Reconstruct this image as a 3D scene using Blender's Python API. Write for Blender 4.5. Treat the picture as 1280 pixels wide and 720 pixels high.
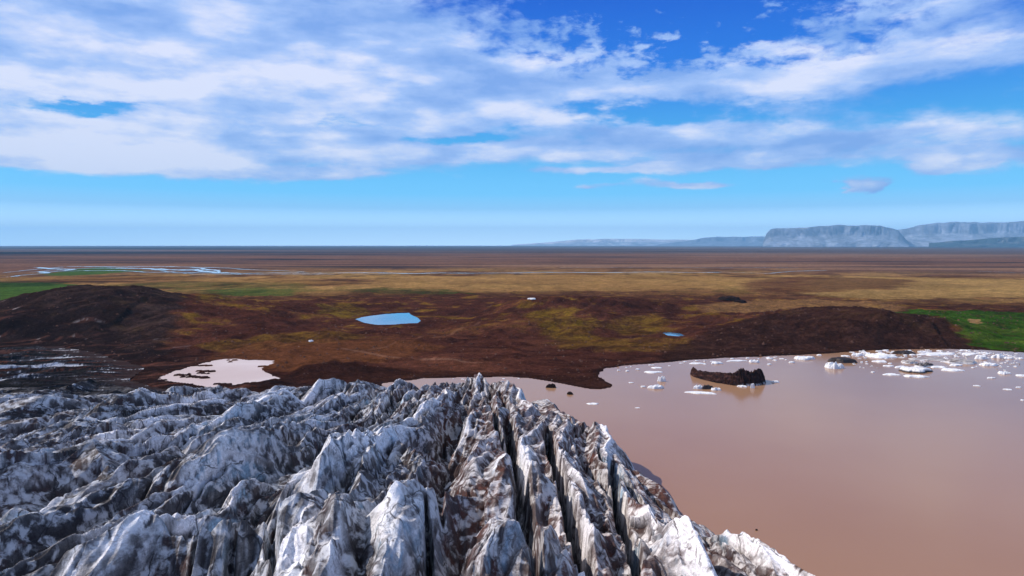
import bpy, math, random
import numpy as np
from math import radians as R

sc = bpy.context.scene
for o in list(bpy.data.objects):
    bpy.data.objects.remove(o)

# ------------------------------------------------------------------ camera
H = 80.0                      # drone height above the lake (m)
F = 1280 * 24 / 36.0          # focal length in photo pixels
PITCH = math.atan((360 - 306) / F)
cam = bpy.data.cameras.new('camera')
cam.lens = 24; cam.sensor_width = 36; cam.clip_start = 1; cam.clip_end = 400000
camo = bpy.data.objects.new('camera', cam)
sc.collection.objects.link(camo)
camo.location = (0, 0, H)
camo.rotation_euler = (math.pi / 2 - PITCH, 0, 0)
sc.camera = camo

# ------------------------------------------------------------------ light
SUN_EL, SUN_AZ = R(43), R(-78)          # azimuth from +Y towards +X
sun = bpy.data.lights.new('sun', 'SUN')
sun.energy = 4.8; sun.angle = R(0.6); sun.color = (1.0, 0.90, 0.81)
suno = bpy.data.objects.new('sun', sun)
sc.collection.objects.link(suno)
suno.rotation_euler = (math.pi / 2 - SUN_EL, 0, math.pi - SUN_AZ)

sc.view_settings.view_transform = 'Standard'
sc.view_settings.look = 'None'
sc.view_settings.exposure = 0.0
sc.view_settings.gamma = 1.0
sc.view_settings.use_curve_mapping = False
sc.render.engine = 'CYCLES'
sc.cycles.max_bounces = 5
sc.cycles.diffuse_bounces = 3
sc.cycles.glossy_bounces = 3
sc.cycles.volume_bounces = 0
sc.cycles.use_denoising = True
SKY_STRENGTH = 0.10


class NT:
    """small helper for writing node trees as expressions"""
    def __init__(s, tree):
        s.t = tree; s.n = tree.nodes; s.l = tree.links
    def node(s, typ, **kw):
        n = s.n.new(typ)
        for k, v in kw.items():
            setattr(n, k, v)
        return n
    def put(s, sock, v):
        if isinstance(v, bpy.types.NodeSocket):
            s.l.new(v, sock)
        elif v is not None:
            if isinstance(v, (tuple, list)) and len(v) == 3 and sock.type == 'RGBA':
                v = (*v, 1)
            sock.default_value = v
    def m(s, op, a, b=None, c=None, clamp=False):
        n = s.node('ShaderNodeMath', operation=op); n.use_clamp = clamp
        s.put(n.inputs[0], a)
        if b is not None: s.put(n.inputs[1], b)
        if c is not None: s.put(n.inputs[2], c)
        return n.outputs[0]
    def ss(s, a, lo, hi, o0=0.0, o1=1.0):
        n = s.node('ShaderNodeMapRange', interpolation_type='SMOOTHSTEP')
        s.put(n.inputs[0], a); s.put(n.inputs[1], lo); s.put(n.inputs[2], hi)
        s.put(n.inputs[3], o0); s.put(n.inputs[4], o1)
        return n.outputs[0]
    def xyz(s, x, y, z):
        n = s.node('ShaderNodeCombineXYZ')
        for i, v in enumerate((x, y, z)): s.put(n.inputs[i], v)
        return n.outputs[0]
    def noise(s, vec, scale=1.0, detail=6, rough=0.55, dist=0.0, lac=2.0):
        n = s.node('ShaderNodeTexNoise')
        s.put(n.inputs['Vector'], vec); n.inputs['Scale'].default_value = scale
        n.inputs['Detail'].default_value = detail; n.inputs['Roughness'].default_value = rough
        n.inputs['Distortion'].default_value = dist; n.inputs['Lacunarity'].default_value = lac
        return n.outputs['Fac']
    def mix(s, f, a, b, typ='MIX'):
        n = s.node('ShaderNodeMix', data_type='RGBA', blend_type=typ)
        s.put(n.inputs[0], f); s.put(n.inputs[6], a); s.put(n.inputs[7], b)
        return n.outputs[2]


# ------------------------------------------------------------------ world: Nishita sky with broken stratocumulus
def make_world():
    w = bpy.data.worlds.new('World'); sc.world = w; w.use_nodes = True
    N = NT(w.node_tree); N.n.clear()
    out = N.node('ShaderNodeOutputWorld')
    bg = N.node('ShaderNodeBackground'); bg.inputs[1].default_value = SKY_STRENGTH
    N.l.new(bg.outputs[0], out.inputs[0])
    sky = N.node('ShaderNodeTexSky', sky_type='NISHITA')
    sky.sun_disc = False; sky.sun_elevation = SUN_EL; sky.sun_rotation = SUN_AZ
    sky.altitude = 100; sky.air_density = 1.0; sky.dust_density = 0.2; sky.ozone_density = 2.5
    tc = N.node('ShaderNodeTexCoord')
    sep = N.node('ShaderNodeSeparateXYZ'); N.l.new(tc.outputs['Generated'], sep.inputs[0])
    x, y, z = sep.outputs
    az = N.m('MULTIPLY', N.m('ARCTAN2', x, y), 57.2958)
    el = N.m('MULTIPLY', N.m('ARCSINE', z), 57.2958)
    zz = N.m('MAXIMUM', z, 0.0)
    wn = N.node('ShaderNodeTexNoise'); N.l.new(N.xyz(N.m('MULTIPLY', az, 0.10), N.m('MULTIPLY', el, 0.30), 55.0), wn.inputs['Vector'])
    wn.inputs['Scale'].default_value = 1.0; wn.inputs['Detail'].default_value = 6; wn.inputs['Roughness'].default_value = .62
    ws = N.node('ShaderNodeSeparateColor'); N.l.new(wn.outputs['Color'], ws.inputs[0])
    azw = N.m('ADD', az, N.m('MULTIPLY', N.m('SUBTRACT', ws.outputs[0], .5), 20.0)); elw = N.m('ADD', el, N.m('MULTIPLY', N.m('SUBTRACT', ws.outputs[1], .5), N.m('MULTIPLY', el, .42)))

    def blob(a0, e0, sa, se, amp, prev):
        da = N.m('DIVIDE', N.m('SUBTRACT', azw, a0), sa)
        de = N.m('DIVIDE', N.m('SUBTRACT', elw, e0), se)
        r = N.m('ADD', N.m('MULTIPLY', da, da), N.m('MULTIPLY', de, de))
        g = N.m('EXPONENT', N.m('MULTIPLY', r, -1.0))
        return N.m('ADD', prev, N.m('MULTIPLY', g, amp))
    # cloud deck seen in perspective (curved a little towards the horizon)
    den = N.m('ADD', zz, 0.055)
    qx = N.m('DIVIDE', x, den); qy = N.m('DIVIDE', y, den)
    q = N.xyz(qx, qy, 0.0)
    # bands in azimuth / elevation
    e = N.xyz(N.m('MULTIPLY', az, 0.05), N.m('MULTIPLY', el, 0.17), 3.7)
    nb = N.noise(e, 1.0, 7, 0.50, 0.2)
    nq = N.noise(q, 0.95, 8, 0.56, 0.15)
    nf = N.noise(N.xyz(N.m('MULTIPLY', az, 0.19), N.m('MULTIPLY', el, 0.50), 9.1), 1.0, 9, 0.62, 0.15)
    n = N.m('ADD', N.m('ADD', N.m('MULTIPLY', nb, 0.30), N.m('MULTIPLY', nq, 0.30)), N.m('MULTIPLY', nf, 0.40))
    cl = N.noise(N.xyz(N.m('MULTIPLY', az, 0.42), N.m('MULTIPLY', el, 0.85), 33.0), 1.0, 6, 0.6, 0.2)
    clw = blob(14, 17.5, 14, 5.0, 1.0, 0.05)
    n = N.m('ADD', n, N.m('MULTIPLY', N.m('MULTIPLY', N.m('SUBTRACT', cl, 0.5), clw), 1.6))
    cov = N.m('MULTIPLY', N.m('SUBTRACT', n, 0.5), 3.6)

    # cloud cover where the deck is thick or open (azimuth, elevation, widths, amount)
    b = 0.0
    for a in CLOUD: b = blob(*a, b)
    high = N.ss(el, 1.5, 9.0, -0.75, -0.02)
    d = N.m('ADD', N.m('ADD', cov, b), high)
    d = N.m('ADD', d, N.ss(el, 24.0, 38.0, 0.0, 0.75))  # extra unseen cloud overhead, added for a greyer fill light
    mask = N.ss(d, -0.16, 0.70)
    # light and grey parts of the clouds
    sh = N.noise(N.xyz(N.m('MULTIPLY', az, 0.11), N.m('MULTIPLY', el, 0.42), 21.0), 1.0, 6, 0.5, 0.1)
    br = 0.0
    for a in BRIGHT: br = blob(*a, br)
    lit = N.m('ADD', N.m('ADD', N.ss(sh, 0.30, 0.75), br), N.m('MULTIPLY', N.m('SUBTRACT', nf, 0.5), 1.5), clamp=True)
    cr = N.node('ShaderNodeValToRGB')
    N.l.new(lit, cr.inputs[0])
    el_ = cr.color_ramp.elements
    el_[0].position = 0.0; el_[0].color = (2.5, 4.4, 9.0, 1)
    el_[1].position = 1.0; el_[1].color = (8.6, 9.0, 10.8, 1)
    k = el_.new(0.5); k.color = (4.4, 6.2, 10.2, 1)
    # richer blue overhead, pale cyan at the horizon
    hs = N.node('ShaderNodeHueSaturation'); hs.inputs['Saturation'].default_value = 1.35
    N.l.new(sky.outputs[0], hs.inputs['Color'])
    gr = N.node('ShaderNodeValToRGB'); N.l.new(N.m('DIVIDE', el, 22.0, clamp=True), gr.inputs[0])
    ge = gr.color_ramp.elements
    ge[0].position = 0.0; ge[0].color = SKYC[0]
    ge[1].position = 1.0; ge[1].color = SKYC[-1]
    for p, c in zip((0.064, 0.136, 0.19, 0.36, 0.62), SKYC[1:-1]):
        k = ge.new(p); k.color = c
    clear = N.mix(0.93, hs.outputs[0], gr.outputs[0])
    col = N.mix(N.m('MULTIPLY', mask, 0.93), clear, cr.outputs[0])
    # pale overcast added above the frame, all round, to grey the blue fill light
    col = N.mix(N.ss(el, 23.0, 38.0, 0.0, 0.65), col, (4.2, 4.5, 5.2, 1))
    N.l.new(col, bg.inputs[0])
    w.cycles.sampling_method = 'MANUAL'; w.cycles.sample_map_resolution = 512


SKYC = [(18.0, 25.0, 30.0, 1), (12.0, 18.5, 24.0, 1), (4.0, 9.0, 13.8, 1), (2.0, 7.8, 13.0, 1), (0.75, 4.9, 9.9, 1), (0.12, 2.1, 8.6, 1), (0.01, 0.70, 6.4, 1)]
# (azimuth, elevation, half width, half height, amount)
CLOUD = [(-32, 13, 18, 6.5, 1.25), (-12, 14.5, 15, 5.0, 1.2), (5, 17, 6, 3, .5), (-6, 10.5, 10, 2.5, 0.35), (-28, 7.0, 15, 1.7, 0.75), (-33, 5.6, 13, 0.75, 1.25), (-16.5, 5.9, 3.6, .42, .9),
         (15, 12.6, 20, 1.7, 1.05), (4, 8.0, 14, 1.2, 0.75), (-2, 7.2, 11, .55, .5), (31, 16.5, 7, 3.5, 0.55), (22, 17.0, 3, 1.2, 0.3), (26, 7.6, 12, 1.4, 0.50), (10, 9.4, 16, .5, .35), (33.0, 5.6, 4.2, 0.85, 2.2), (26.0, 4.3, 2.2, 0.60, 2.3),
         (6.5, 4.6, 2.6, .24, 1.0), (14, 4.9, 5.5, .36, 1.4), (20, 6.4, 9, .6, .95), (8, 5.9, 7, .35, .9), (30, 7.8, 9, .8, .5), (-14, 3.6, 3.0, .13, .8), (-34, 1.9, 6, .2, .6), (18, 6.2, 6, .35, .5),
         (12, 18.2, 13, 3.0, -0.78), (4, 19.5, 4, 2.0, -0.3), (12, 10.3, 12, 0.55, -0.55), (-13, 9.8, 2.2, 0.5, -.8), (-32, 9.6, 5.5, 0.5, -1.6),
         (-4, 9.0, 5, 0.45, -1.6), (2, 15.5, 4, 1.4, -.3), (-14, 4.4, 16, 0.9, -0.5), (0, 1.6, 60, 2.0, -0.8), (24, 6.3, 5, 0.3, -0.4)]
BRIGHT = [(-30, 18, 20, 3, -.30), (12, 18, 11, 2.5, -.65), (-34, 10, 16, 6, 0.36), (-28, 6.8, 14, 2.0, 0.40), (-20, 14, 14, 4, .25), (-22, 11, 9, 1.2, 0.22), (14, 12.8, 13, 1.3, 0.36), (5, 7.6, 12, 0.9, 0.34), (-3, 15, 8, 3.0, -0.12),
          (-17, 7.6, 6, 0.9, -0.30), (2, 17, 9, 3, -0.12), (31.2, 5.7, 2.0, .4, 0.25), (34, 5.4, 3, .5, -.35), (25.6, 4.5, 1.2, 0.3, .3), (26.5, 3.9, 1.5, .3, -.3), (22, 7.8, 9, 1.5, -0.22), (-36, 20, 12, 2, -.3)]
make_world()

# ------------------------------------------------------------------ geometry helpers
def ray(u, v):
    a = (u - 640) / F; b = (360 - v) / F
    c, s = math.cos(PITCH), math.sin(PITCH)
    return a, c + b * s, -s + b * c
def at_z(u, v, z=0.0):            # the point of the plane at height z seen there
    x, y, w = ray(u, v); k = (z - H) / w
    return x * k, y * k
def at_d(u, v, d):                # the point at ground distance y = d
    x, y, w = ray(u, v); k = d / y
    return x * k, d, H + w * k

rng = np.random.RandomState(7)
_perm = rng.permutation(4096).astype(np.int32)
def _hash(i, j, seed):
    return _perm[(_perm[(i + seed * 131) & 4095] + j) & 4095]
_ang = np.linspace(0, 2 * np.pi, 4096, endpoint=False)
_gx, _gy = np.cos(_ang).astype(np.float32), np.sin(_ang).astype(np.float32)
def perlin(x, y, seed=0):
    x = np.asarray(x, np.float32); y = np.asarray(y, np.float32)
    xi = np.floor(x); yi = np.floor(y); fx = x - xi; fy = y - yi
    xi = xi.astype(np.int32); yi = yi.astype(np.int32)
    ux = fx * fx * fx * (fx * (fx * 6 - 15) + 10); uy = fy * fy * fy * (fy * (fy * 6 - 15) + 10)
    def g(a, b):
        h = _hash(xi + a, yi + b, seed)
        return _gx[h] * (fx - a) + _gy[h] * (fy - b)
    a = g(0, 0); b = g(1, 0); c = g(0, 1); d = g(1, 1)
    top = a + ux * (b - a); bot = c + ux * (d - c)
    return (top + uy * (bot - top)) * 1.5
def fbm(x, y, o=4, seed=0, g=0.5):
    r = 0; a = 1.0; t = 0
    for k in range(o):
        r = r + a * perlin(x * 2 ** k, y * 2 ** k, seed + k * 17); t += a; a *= g
    return r / t
def ridged(x, y, o=4, seed=0, g=0.5):
    r = 0; a = 1.0; t = 0
    for k in range(o):
        r = r + a * (1 - np.abs(perlin(x * 2 ** k, y * 2 ** k, seed + k * 17)) * 1.7); t += a; a *= g
    return r / t
def sstep(v, lo, hi):
    t = np.clip((v - lo) / (hi - lo), 0, 1); return t * t * (3 - 2 * t)
def rnd(h, k):
    return ((h.astype(np.int64) * 7919 + k * 104729) % 4093).astype(np.float32) / 4093.0
def pyramids(x, y, seed, kx, ky, tilt, hvar, jit=0.85, rot=0.35, skew=0.0):
    """upper envelope of tilted, elongated pyramids on a jittered grid: flat facets, sharp crests, V-shaped clefts.
    returns height and the gap to the runner-up (0 in a cleft)"""
    xi = np.floor(x).astype(np.int32); yi = np.floor(y).astype(np.int32)
    best = np.full(x.shape, -9e9, np.float32); sec = best.copy(); idb = np.zeros(x.shape, np.float32)
    for a in (-1, 0, 1):
        for b in (-1, 0, 1):
            h = _hash(xi + a, yi + b, seed)
            cx = xi + a + .5 + (rnd(h, 1) - .5) * jit; cy = yi + b + .5 + (rnd(h, 2) - .5) * jit
            dx = x - cx; dy = y - cy
            r = (rnd(h, 3) - .5) * 2 * rot
            ex = dx * np.cos(r) + dy * np.sin(r); ey = dy * np.cos(r) - dx * np.sin(r)
            sk = (rnd(h, 4) - .5) * 0.9
            sl = np.where(ex > 0, kx * (1 + sk + skew), kx * (1 - sk - skew))
            v = (rnd(h, 5) - .5) * hvar + tilt * ((rnd(h, 6) - .5) * dx + (rnd(h, 7) - .5) * dy) \
                - np.abs(ex) * sl - np.maximum(np.abs(ey) - .25, 0) * ky
            up = v > best
            sec = np.where(up, best, np.maximum(sec, v)); idb = np.where(up, rnd(h, 9), idb); best = np.where(up, v, best)
    return best, best - sec, idb
def seg_dist(px, py, pts, closed=False):
    """distance to a polyline and the interpolated third value along it"""
    pts = [tuple(p) for p in pts]
    n = len(pts); best = np.full(px.shape, 9e9, np.float32); val = np.zeros(px.shape, np.float32)
    for i in range(n if closed else n - 1):
        a = pts[i]; b = pts[(i + 1) % n]
        dx, dy = b[0] - a[0], b[1] - a[1]; L = dx * dx + dy * dy + 1e-9
        t = np.clip(((px - a[0]) * dx + (py - a[1]) * dy) / L, 0, 1)
        d = np.hypot(px - a[0] - t * dx, py - a[1] - t * dy)
        up = d < best; best = np.where(up, d, best)
        if len(a) > 2: val = np.where(up, a[2] + t * (b[2] - a[2]), val)
    return best, val
def inside(px, py, poly):
    c = np.zeros(px.shape, bool); n = len(poly)
    for i in range(n):
        x1, y1 = poly[i][:2]; x2, y2 = poly[(i + 1) % n][:2]
        if y1 == y2: continue
        k = ((y1 > py) != (y2 > py)) & (px < (x2 - x1) * (py - y1) / (y2 - y1) + x1)
        c ^= k
    return c
def sdist(px, py, poly):          # positive outside
    d, _ = seg_dist(px, py, poly, True)
    return np.where(inside(px, py, poly), -d, d)
def lerp3(a, b, t):
    return a + (b - a) * t[..., None]

def link(name, me, mat, parent=None, **kw):
    o = bpy.data.objects.new(name, me)
    if mat is not None: me.materials.append(mat)
    sc.collection.objects.link(o); o.parent = parent
    for k, v in kw.items(): o[k] = v
    return o
def grid_mesh(name, X, Y, Z, col=None, smooth=True, keep=None, extra=None):
    nr, nc = X.shape
    me = bpy.data.meshes.new(name)
    co = np.stack([X, Y, Z], -1).reshape(-1, 3).astype(np.float32)
    idx = np.arange(nr * nc, dtype=np.int32).reshape(nr, nc)
    q = np.stack([idx[:-1, :-1], idx[:-1, 1:], idx[1:, 1:], idx[1:, :-1]], -1).reshape(-1, 4)
    if keep is not None:
        kf = (keep[:-1, :-1] | keep[:-1, 1:] | keep[1:, 1:] | keep[1:, :-1]).reshape(-1)
        q = q[kf]
        used = np.zeros(nr * nc, bool); used[q.reshape(-1)] = True
        remap = np.cumsum(used).astype(np.int32) - 1
        q = remap[q]; co = co[used]
        if col is not None: col = col.reshape(-1, 3)[used]
        if extra is not None: extra = {k: v.reshape(-1)[used] for k, v in extra.items()}
    me.vertices.add(len(co)); me.vertices.foreach_set('co', co.reshape(-1))
    me.loops.add(q.size); me.loops.foreach_set('vertex_index', q.reshape(-1))
    me.polygons.add(len(q)); me.polygons.foreach_set('loop_start', np.arange(0, q.size, 4, dtype=np.int32))
    me.polygons.foreach_set('loop_total', np.full(len(q), 4, np.int32))
    me.polygons.foreach_set('use_smooth', np.full(len(q), smooth, bool))
    me.update(calc_edges=True)
    if col is not None:
        at = me.attributes.new('Col', 'FLOAT_COLOR', 'POINT')
        c4 = np.ones((len(co), 4), np.float32); c4[:, :3] = col.reshape(-1, 3)
        at.data.foreach_set('color', c4.reshape(-1))
    for k, v in (extra or {}).items():
        at = me.attributes.new(k, 'FLOAT', 'POINT'); at.data.foreach_set('value', v.reshape(-1).astype(np.float32))
    return me
def poly_sheet(name, pts, z, mat, **kw):
    me = bpy.data.meshes.new(name)
    me.from_pydata([(p[0], p[1], z) for p in pts], [], [list(range(len(pts)))])
    return link(name, me, mat, **kw)
def wobble(pts, amp, seed, sub=6, rough=1.0):
    """subdivide an outline and make it irregular"""
    r = random.Random(seed); out = []
    n = len(pts)
    for i in range(n):
        a, b = pts[i], pts[(i + 1) % n]; L = math.hypot(b[0] - a[0], b[1] - a[1])
        for k in range(sub):
            t = k / sub
            f = 0 if k == 0 else amp * L / sub * r.uniform(-1, 1) * rough
            nx, ny = -(b[1] - a[1]) / (L + 1e-6), (b[0] - a[0]) / (L + 1e-6)
            out.append((a[0] + (b[0] - a[0]) * t + nx * f, a[1] + (b[1] - a[1]) * t + ny * f))
    return out

# ------------------------------------------------------------------ materials
def surf_mat(name, rough=0.9, spec=0.2, var=((1.0, 0.35),), bump=(), attr='Col', base=None, tint=None):
    """colour attribute (or base) varied by procedural noises; bump = (scale, distance)"""
    m = bpy.data.materials.new(name); m.use_nodes = True
    N = NT(m.node_tree); p = N.n['Principled BSDF']
    p.inputs['Roughness'].default_value = rough; p.inputs['Specular IOR Level'].default_value = spec
    tc = N.node('ShaderNodeTexCoord'); v = tc.outputs['Object']
    if base is None:
        a = N.node('ShaderNodeAttribute', attribute_name=attr); c = a.outputs['Color']
    else:
        c = N.mix(0.0, base, base)
    for sc_, amt in var:
        n = N.noise(v, sc_, 8, 0.6)
        f = N.ss(n, 0.3, 0.7, 1 - amt, 1 + amt)
        g = N.node('ShaderNodeVectorMath', operation='SCALE'); N.put(g.inputs[0], c); N.put(g.inputs['Scale'], f)
        c = g.outputs[0]
    N.put(p.inputs['Base Color'], c)
    h = None
    for sc_, dist in bump:
        n = N.m('MULTIPLY', N.noise(v, sc_, 8, 0.62), dist)
        h = n if h is None else N.m('ADD', h, n)
    if h is not None:
        b = N.node('ShaderNodeBump'); b.inputs['Distance'].default_value = 1.0; b.inputs['Strength'].default_value = 1.0
        N.l.new(h, b.inputs['Height']); N.l.new(b.outputs[0], p.inputs['Normal'])
    return m

def water_mat(name, base, rough=0.12, wave=0.02, wscale=0.25, spec=0.5, patch=None):
    m = bpy.data.materials.new(name); m.use_nodes = True
    N = NT(m.node_tree); p = N.n['Principled BSDF']
    p.inputs['Roughness'].default_value = rough; p.inputs['IOR'].default_value = 1.33
    p.inputs['Specular IOR Level'].default_value = spec
    tc = N.node('ShaderNodeTexCoord'); v = tc.outputs['Object']
    c = base
    n = N.noise(v, 0.006, 4, 0.5)
    if patch: c = N.mix(N.ss(n, 0.35, 0.65), base, patch)
    N.put(p.inputs['Base Color'], c)
    h = N.m('MULTIPLY', N.noise(v, wscale, 3, 0.5), wave)
    b = N.node('ShaderNodeBump'); b.inputs['Distance'].default_value = 1.0
    N.l.new(h, b.inputs['Height']); N.l.new(b.outputs[0], p.inputs['Normal'])
    return m

# ------------------------------------------------------------------ plan of the place
GP = [(94, -60), (91, 60), (84, 100), (74, 122), (62, 143), (55, 158), (50, 180), (45, 208), (39, 242), (29, 278), (20, 303), (8, 320), (-4, 328), (-22, 330), (-45, 328),
      (-62, 338), (-95, 342), (-125, 340), (-150, 345), (-185, 368), (-225, 398), (-238, 440), (-307, 500), (-377, 550), (-473, 590), (-600, 650), (-900, 640), (-900, -60)]
_shore_px = [(503, 476), (530, 473), (560, 472), (600, 471.5), (640, 471), (665, 473), (700, 479), (730, 485), (750, 486.5), (763, 484.5), (766, 482),
             (758, 477), (749, 471), (749, 465), (760, 460), (780, 457), (800, 455.5), (830, 453), (860, 450), (905, 447.5), (950, 445.5),
             (1000, 443.5), (1040, 441.5), (1070, 439), (1100, 437.5), (1140, 436.3), (1180, 436), (1230, 437.5), (1280, 440.5), (1380, 447), (1500, 452)]
LAKE = [at_z(u, v) for u, v in _shore_px] + [(900, 350), (900, -400), (-60, -400), (-60, 330), (-75, 390)]
POND = [at_z(u, v, 2.5) for u, v in [(444, 399), (452, 396.5), (465, 394.5), (482, 392.5), (497, 391.5), (511, 391), (515, 394), (522, 397), (526, 401), (522, 404),
                                     (505, 404.5), (490, 406), (470, 406), (455, 403.5)]]
POND2 = [at_z(u, v, 1.0) for u, v in [(827, 416), (838, 415.5), (850, 417), (856, 419.5), (848, 420.5), (835, 419.5)]]
MELT = [at_z(u, v, 0.6) for u, v in [(196, 474), (208, 468), (220, 463.5), (233, 459.6), (250, 455), (267, 451), (280, 449), (292, 448.5), (315, 450), (342, 451),
                                     (343, 453.5), (333, 457.5), (327, 460), (329, 464), (340, 469), (352, 473.5), (340, 475), (325, 477.5), (305, 478), (287, 484), (258, 484),
                                     (240, 480), (222, 478)]]

# ------------------------------------------------------------------ ground
def hills(x, y):
    """crest lines: (u, v, distance) of the crest, width in front, width behind"""
    z = np.zeros(x.shape, np.float32)
    wx = x + 10 * fbm(x / 60, y / 60, 3, 5); wy = y + 12 * fbm(x / 60, y / 60, 3, 9)
    def ridge(crest, wf, wb, k=1.15):
        nonlocal z
        pts = [at_d(*c) for c in crest]
        d, h = seg_dist(wx, wy, pts)
        yc = np.interp(wx, [p[0] for p in pts], [p[1] for p in pts])
        w = np.where(wy < yc, wf, wb)
        t = np.clip(1 - d / w, 0, 1)
        hh = h * (t ** k) * (1.0 - 0.25 * np.clip(t, 0, 1) ** 6)/0.75 * 0.98
        hh = np.minimum(hh, h)
        z = np.maximum(z, hh)
    ridge([(-420, 405, 760), (-200, 398, 720), (-60, 388, 700), (0, 378, 690), (50, 366, 690), (95, 358, 690), (130, 358.5, 695), (160, 362, 700), (200, 369, 705), (240, 378, 700),
           (280, 387, 690), (330, 400, 670), (400, 410, 650)], 128, 200, .95)
    ridge([(215, 392, 790), (270, 382, 810), (330, 378, 820), (390, 381, 820), (430, 391, 810)], 60, 80)
    ridge([(520, 398, 800), (560, 392, 800), (610, 384, 790), (655, 374, 780), (690, 370, 780), (730, 370.5, 790), (770, 373, 800), (830, 378, 820), (900, 386, 820)], 62, 80, 1.3)
    ridge([(535, 415, 640), (600, 405, 640), (650, 399, 640), (700, 400, 640), (760, 404, 645), (790, 412, 640)], 60, 55, 1.2)
    ridge([(640, 392, 740), (720, 386, 730), (800, 391, 730), (860, 398, 720)], 50, 55, 1.2)
    ridge([(800, 436, 552), (850, 424, 575), (900, 413, 580), (950, 405, 585), (1000, 398, 590), (1045, 390, 590), (1085, 387, 592), (1125, 391, 592), (1165, 401, 590),
           (1205, 416, 575), (1240, 428, 560)], 68, 190, 0.95)
    ridge([(355, 464, 425), (375, 458, 428), (410, 455, 430), (450, 458, 432), (500, 463, 432)], 22, 30, 0.9)
    ridge([(500, 452, 480), (560, 445, 480), (640, 447, 480), (700, 452, 470)], 40, 45)
    ridge([(880, 376, 1050), (915, 371, 1060), (945, 376, 1050)], 30, 60)
    ridge([(960, 372, 1250), (1020, 366, 1280), (1090, 372, 1250)], 90, 100)
    ridge([(-60, 428, 560), (40, 424, 560), (120, 428, 560), (200, 425, 560), (300, 430, 540)], 40, 60)
    return z

def ground_height(x, y):
    r = np.hypot(x, y)
    dl = sdist(x + 2.0 * fbm(x / 12, y / 12, 3, 31), y + 2.0 * fbm(x / 12, y / 12, 3, 37), LAKE)
    hz = hills(x, y)
    near = 1 - sstep(r, 950, 1600)
    hum = near * sstep(dl, 2, 70)
    rough = fbm(x / 55, y / 38, 5, 41)
    rd = ridged(x / 80 + .3 * fbm(x / 60, y / 60, 2, 49), y / 36, 3, 51, .4)
    rd2 = ridged((x + 5 * rough) / 26, y / 13, 4, 55)
    hum = hum * (1 - .5 * np.clip(hz / 16, 0, 1))
    z = hz + hum * (3.4 * rough + 6.6 * (rd - 0.55) + 1.3 * (rd2 - .6))
    # gullies down the slopes
    steep = np.clip(hz / 14, 0, 1)
    gl = ridged((x - y * 0.8) / 17, (y + x * 0.5) / 90, 4, 61)
    z = z - steep * 2.3 * (gl - .35) * (1 - sstep(r, 900, 1100))
    z = z + near * 0.5 * fbm(x / 9, y / 6, 4, 71)
    far = sstep(r, 1100, 1800)
    z = z + far * (1 - sstep(r, 5000, 9000)) * 1.0 * fbm(x / 300, y / 160, 3, 81) + far * sstep(r, 6000, 12000) * 1.0 * fbm(x / 1500, y / 900, 3, 82)
    z = np.maximum(z, 0.3)
    bank = 1 - np.exp(-np.maximum(dl, 0) / 14)
    z = np.where(dl > 0, 0.25 + z * bank, -0.12 * np.minimum(-dl, 30) - .05)
    for poly, zp, soft in ((POND, 2.5, 26), (POND2, 1.0, 14), (MELT, 0.6, 12)):
        dp = sdist(x, y, poly) + (3.0 if poly is MELT else .8) * fbm(x / 9, y / 7, 3, 91); k = 1 - sstep(dp, 0.5, soft)
        isl = 1.3 * sstep(fbm(x / 30, y / 8, 3, 98), .34, .42) if poly is MELT else 0.0
        wz = np.where(dp < 0, zp - 0.5 + isl, zp + 0.25 + 0.5 * sstep(dp, 0, soft) )
        z = z * (1 - k) + wz * k
    # under the ice the ground stays low
    dg = sdist(x, y, GP)
    z = np.where(dg < 0, np.minimum(z, -0.5), z)
    k = 1 - sstep(dg, 0, 14)
    z = np.where(dg >= 0, np.minimum(z, z * (1 - k) + 0.8 * k), z)
    return z, dl, hz, dg

def zone(x, y, pts, w):
    """soft 0..1 membership in a patch given by its outline, edge made ragged by noise"""
    s = w * 1.2
    d = sdist(x, y, pts) + s * fbm(x / (w * 2.2), y / (w * 1.6), 4, int(abs(pts[0][0])) % 97)
    return 1 - sstep(d, -w * 0.4, w * 0.4)
def zpx(lst, z=0.0):
    return [at_z(u, v, z) for u, v in lst]

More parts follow.
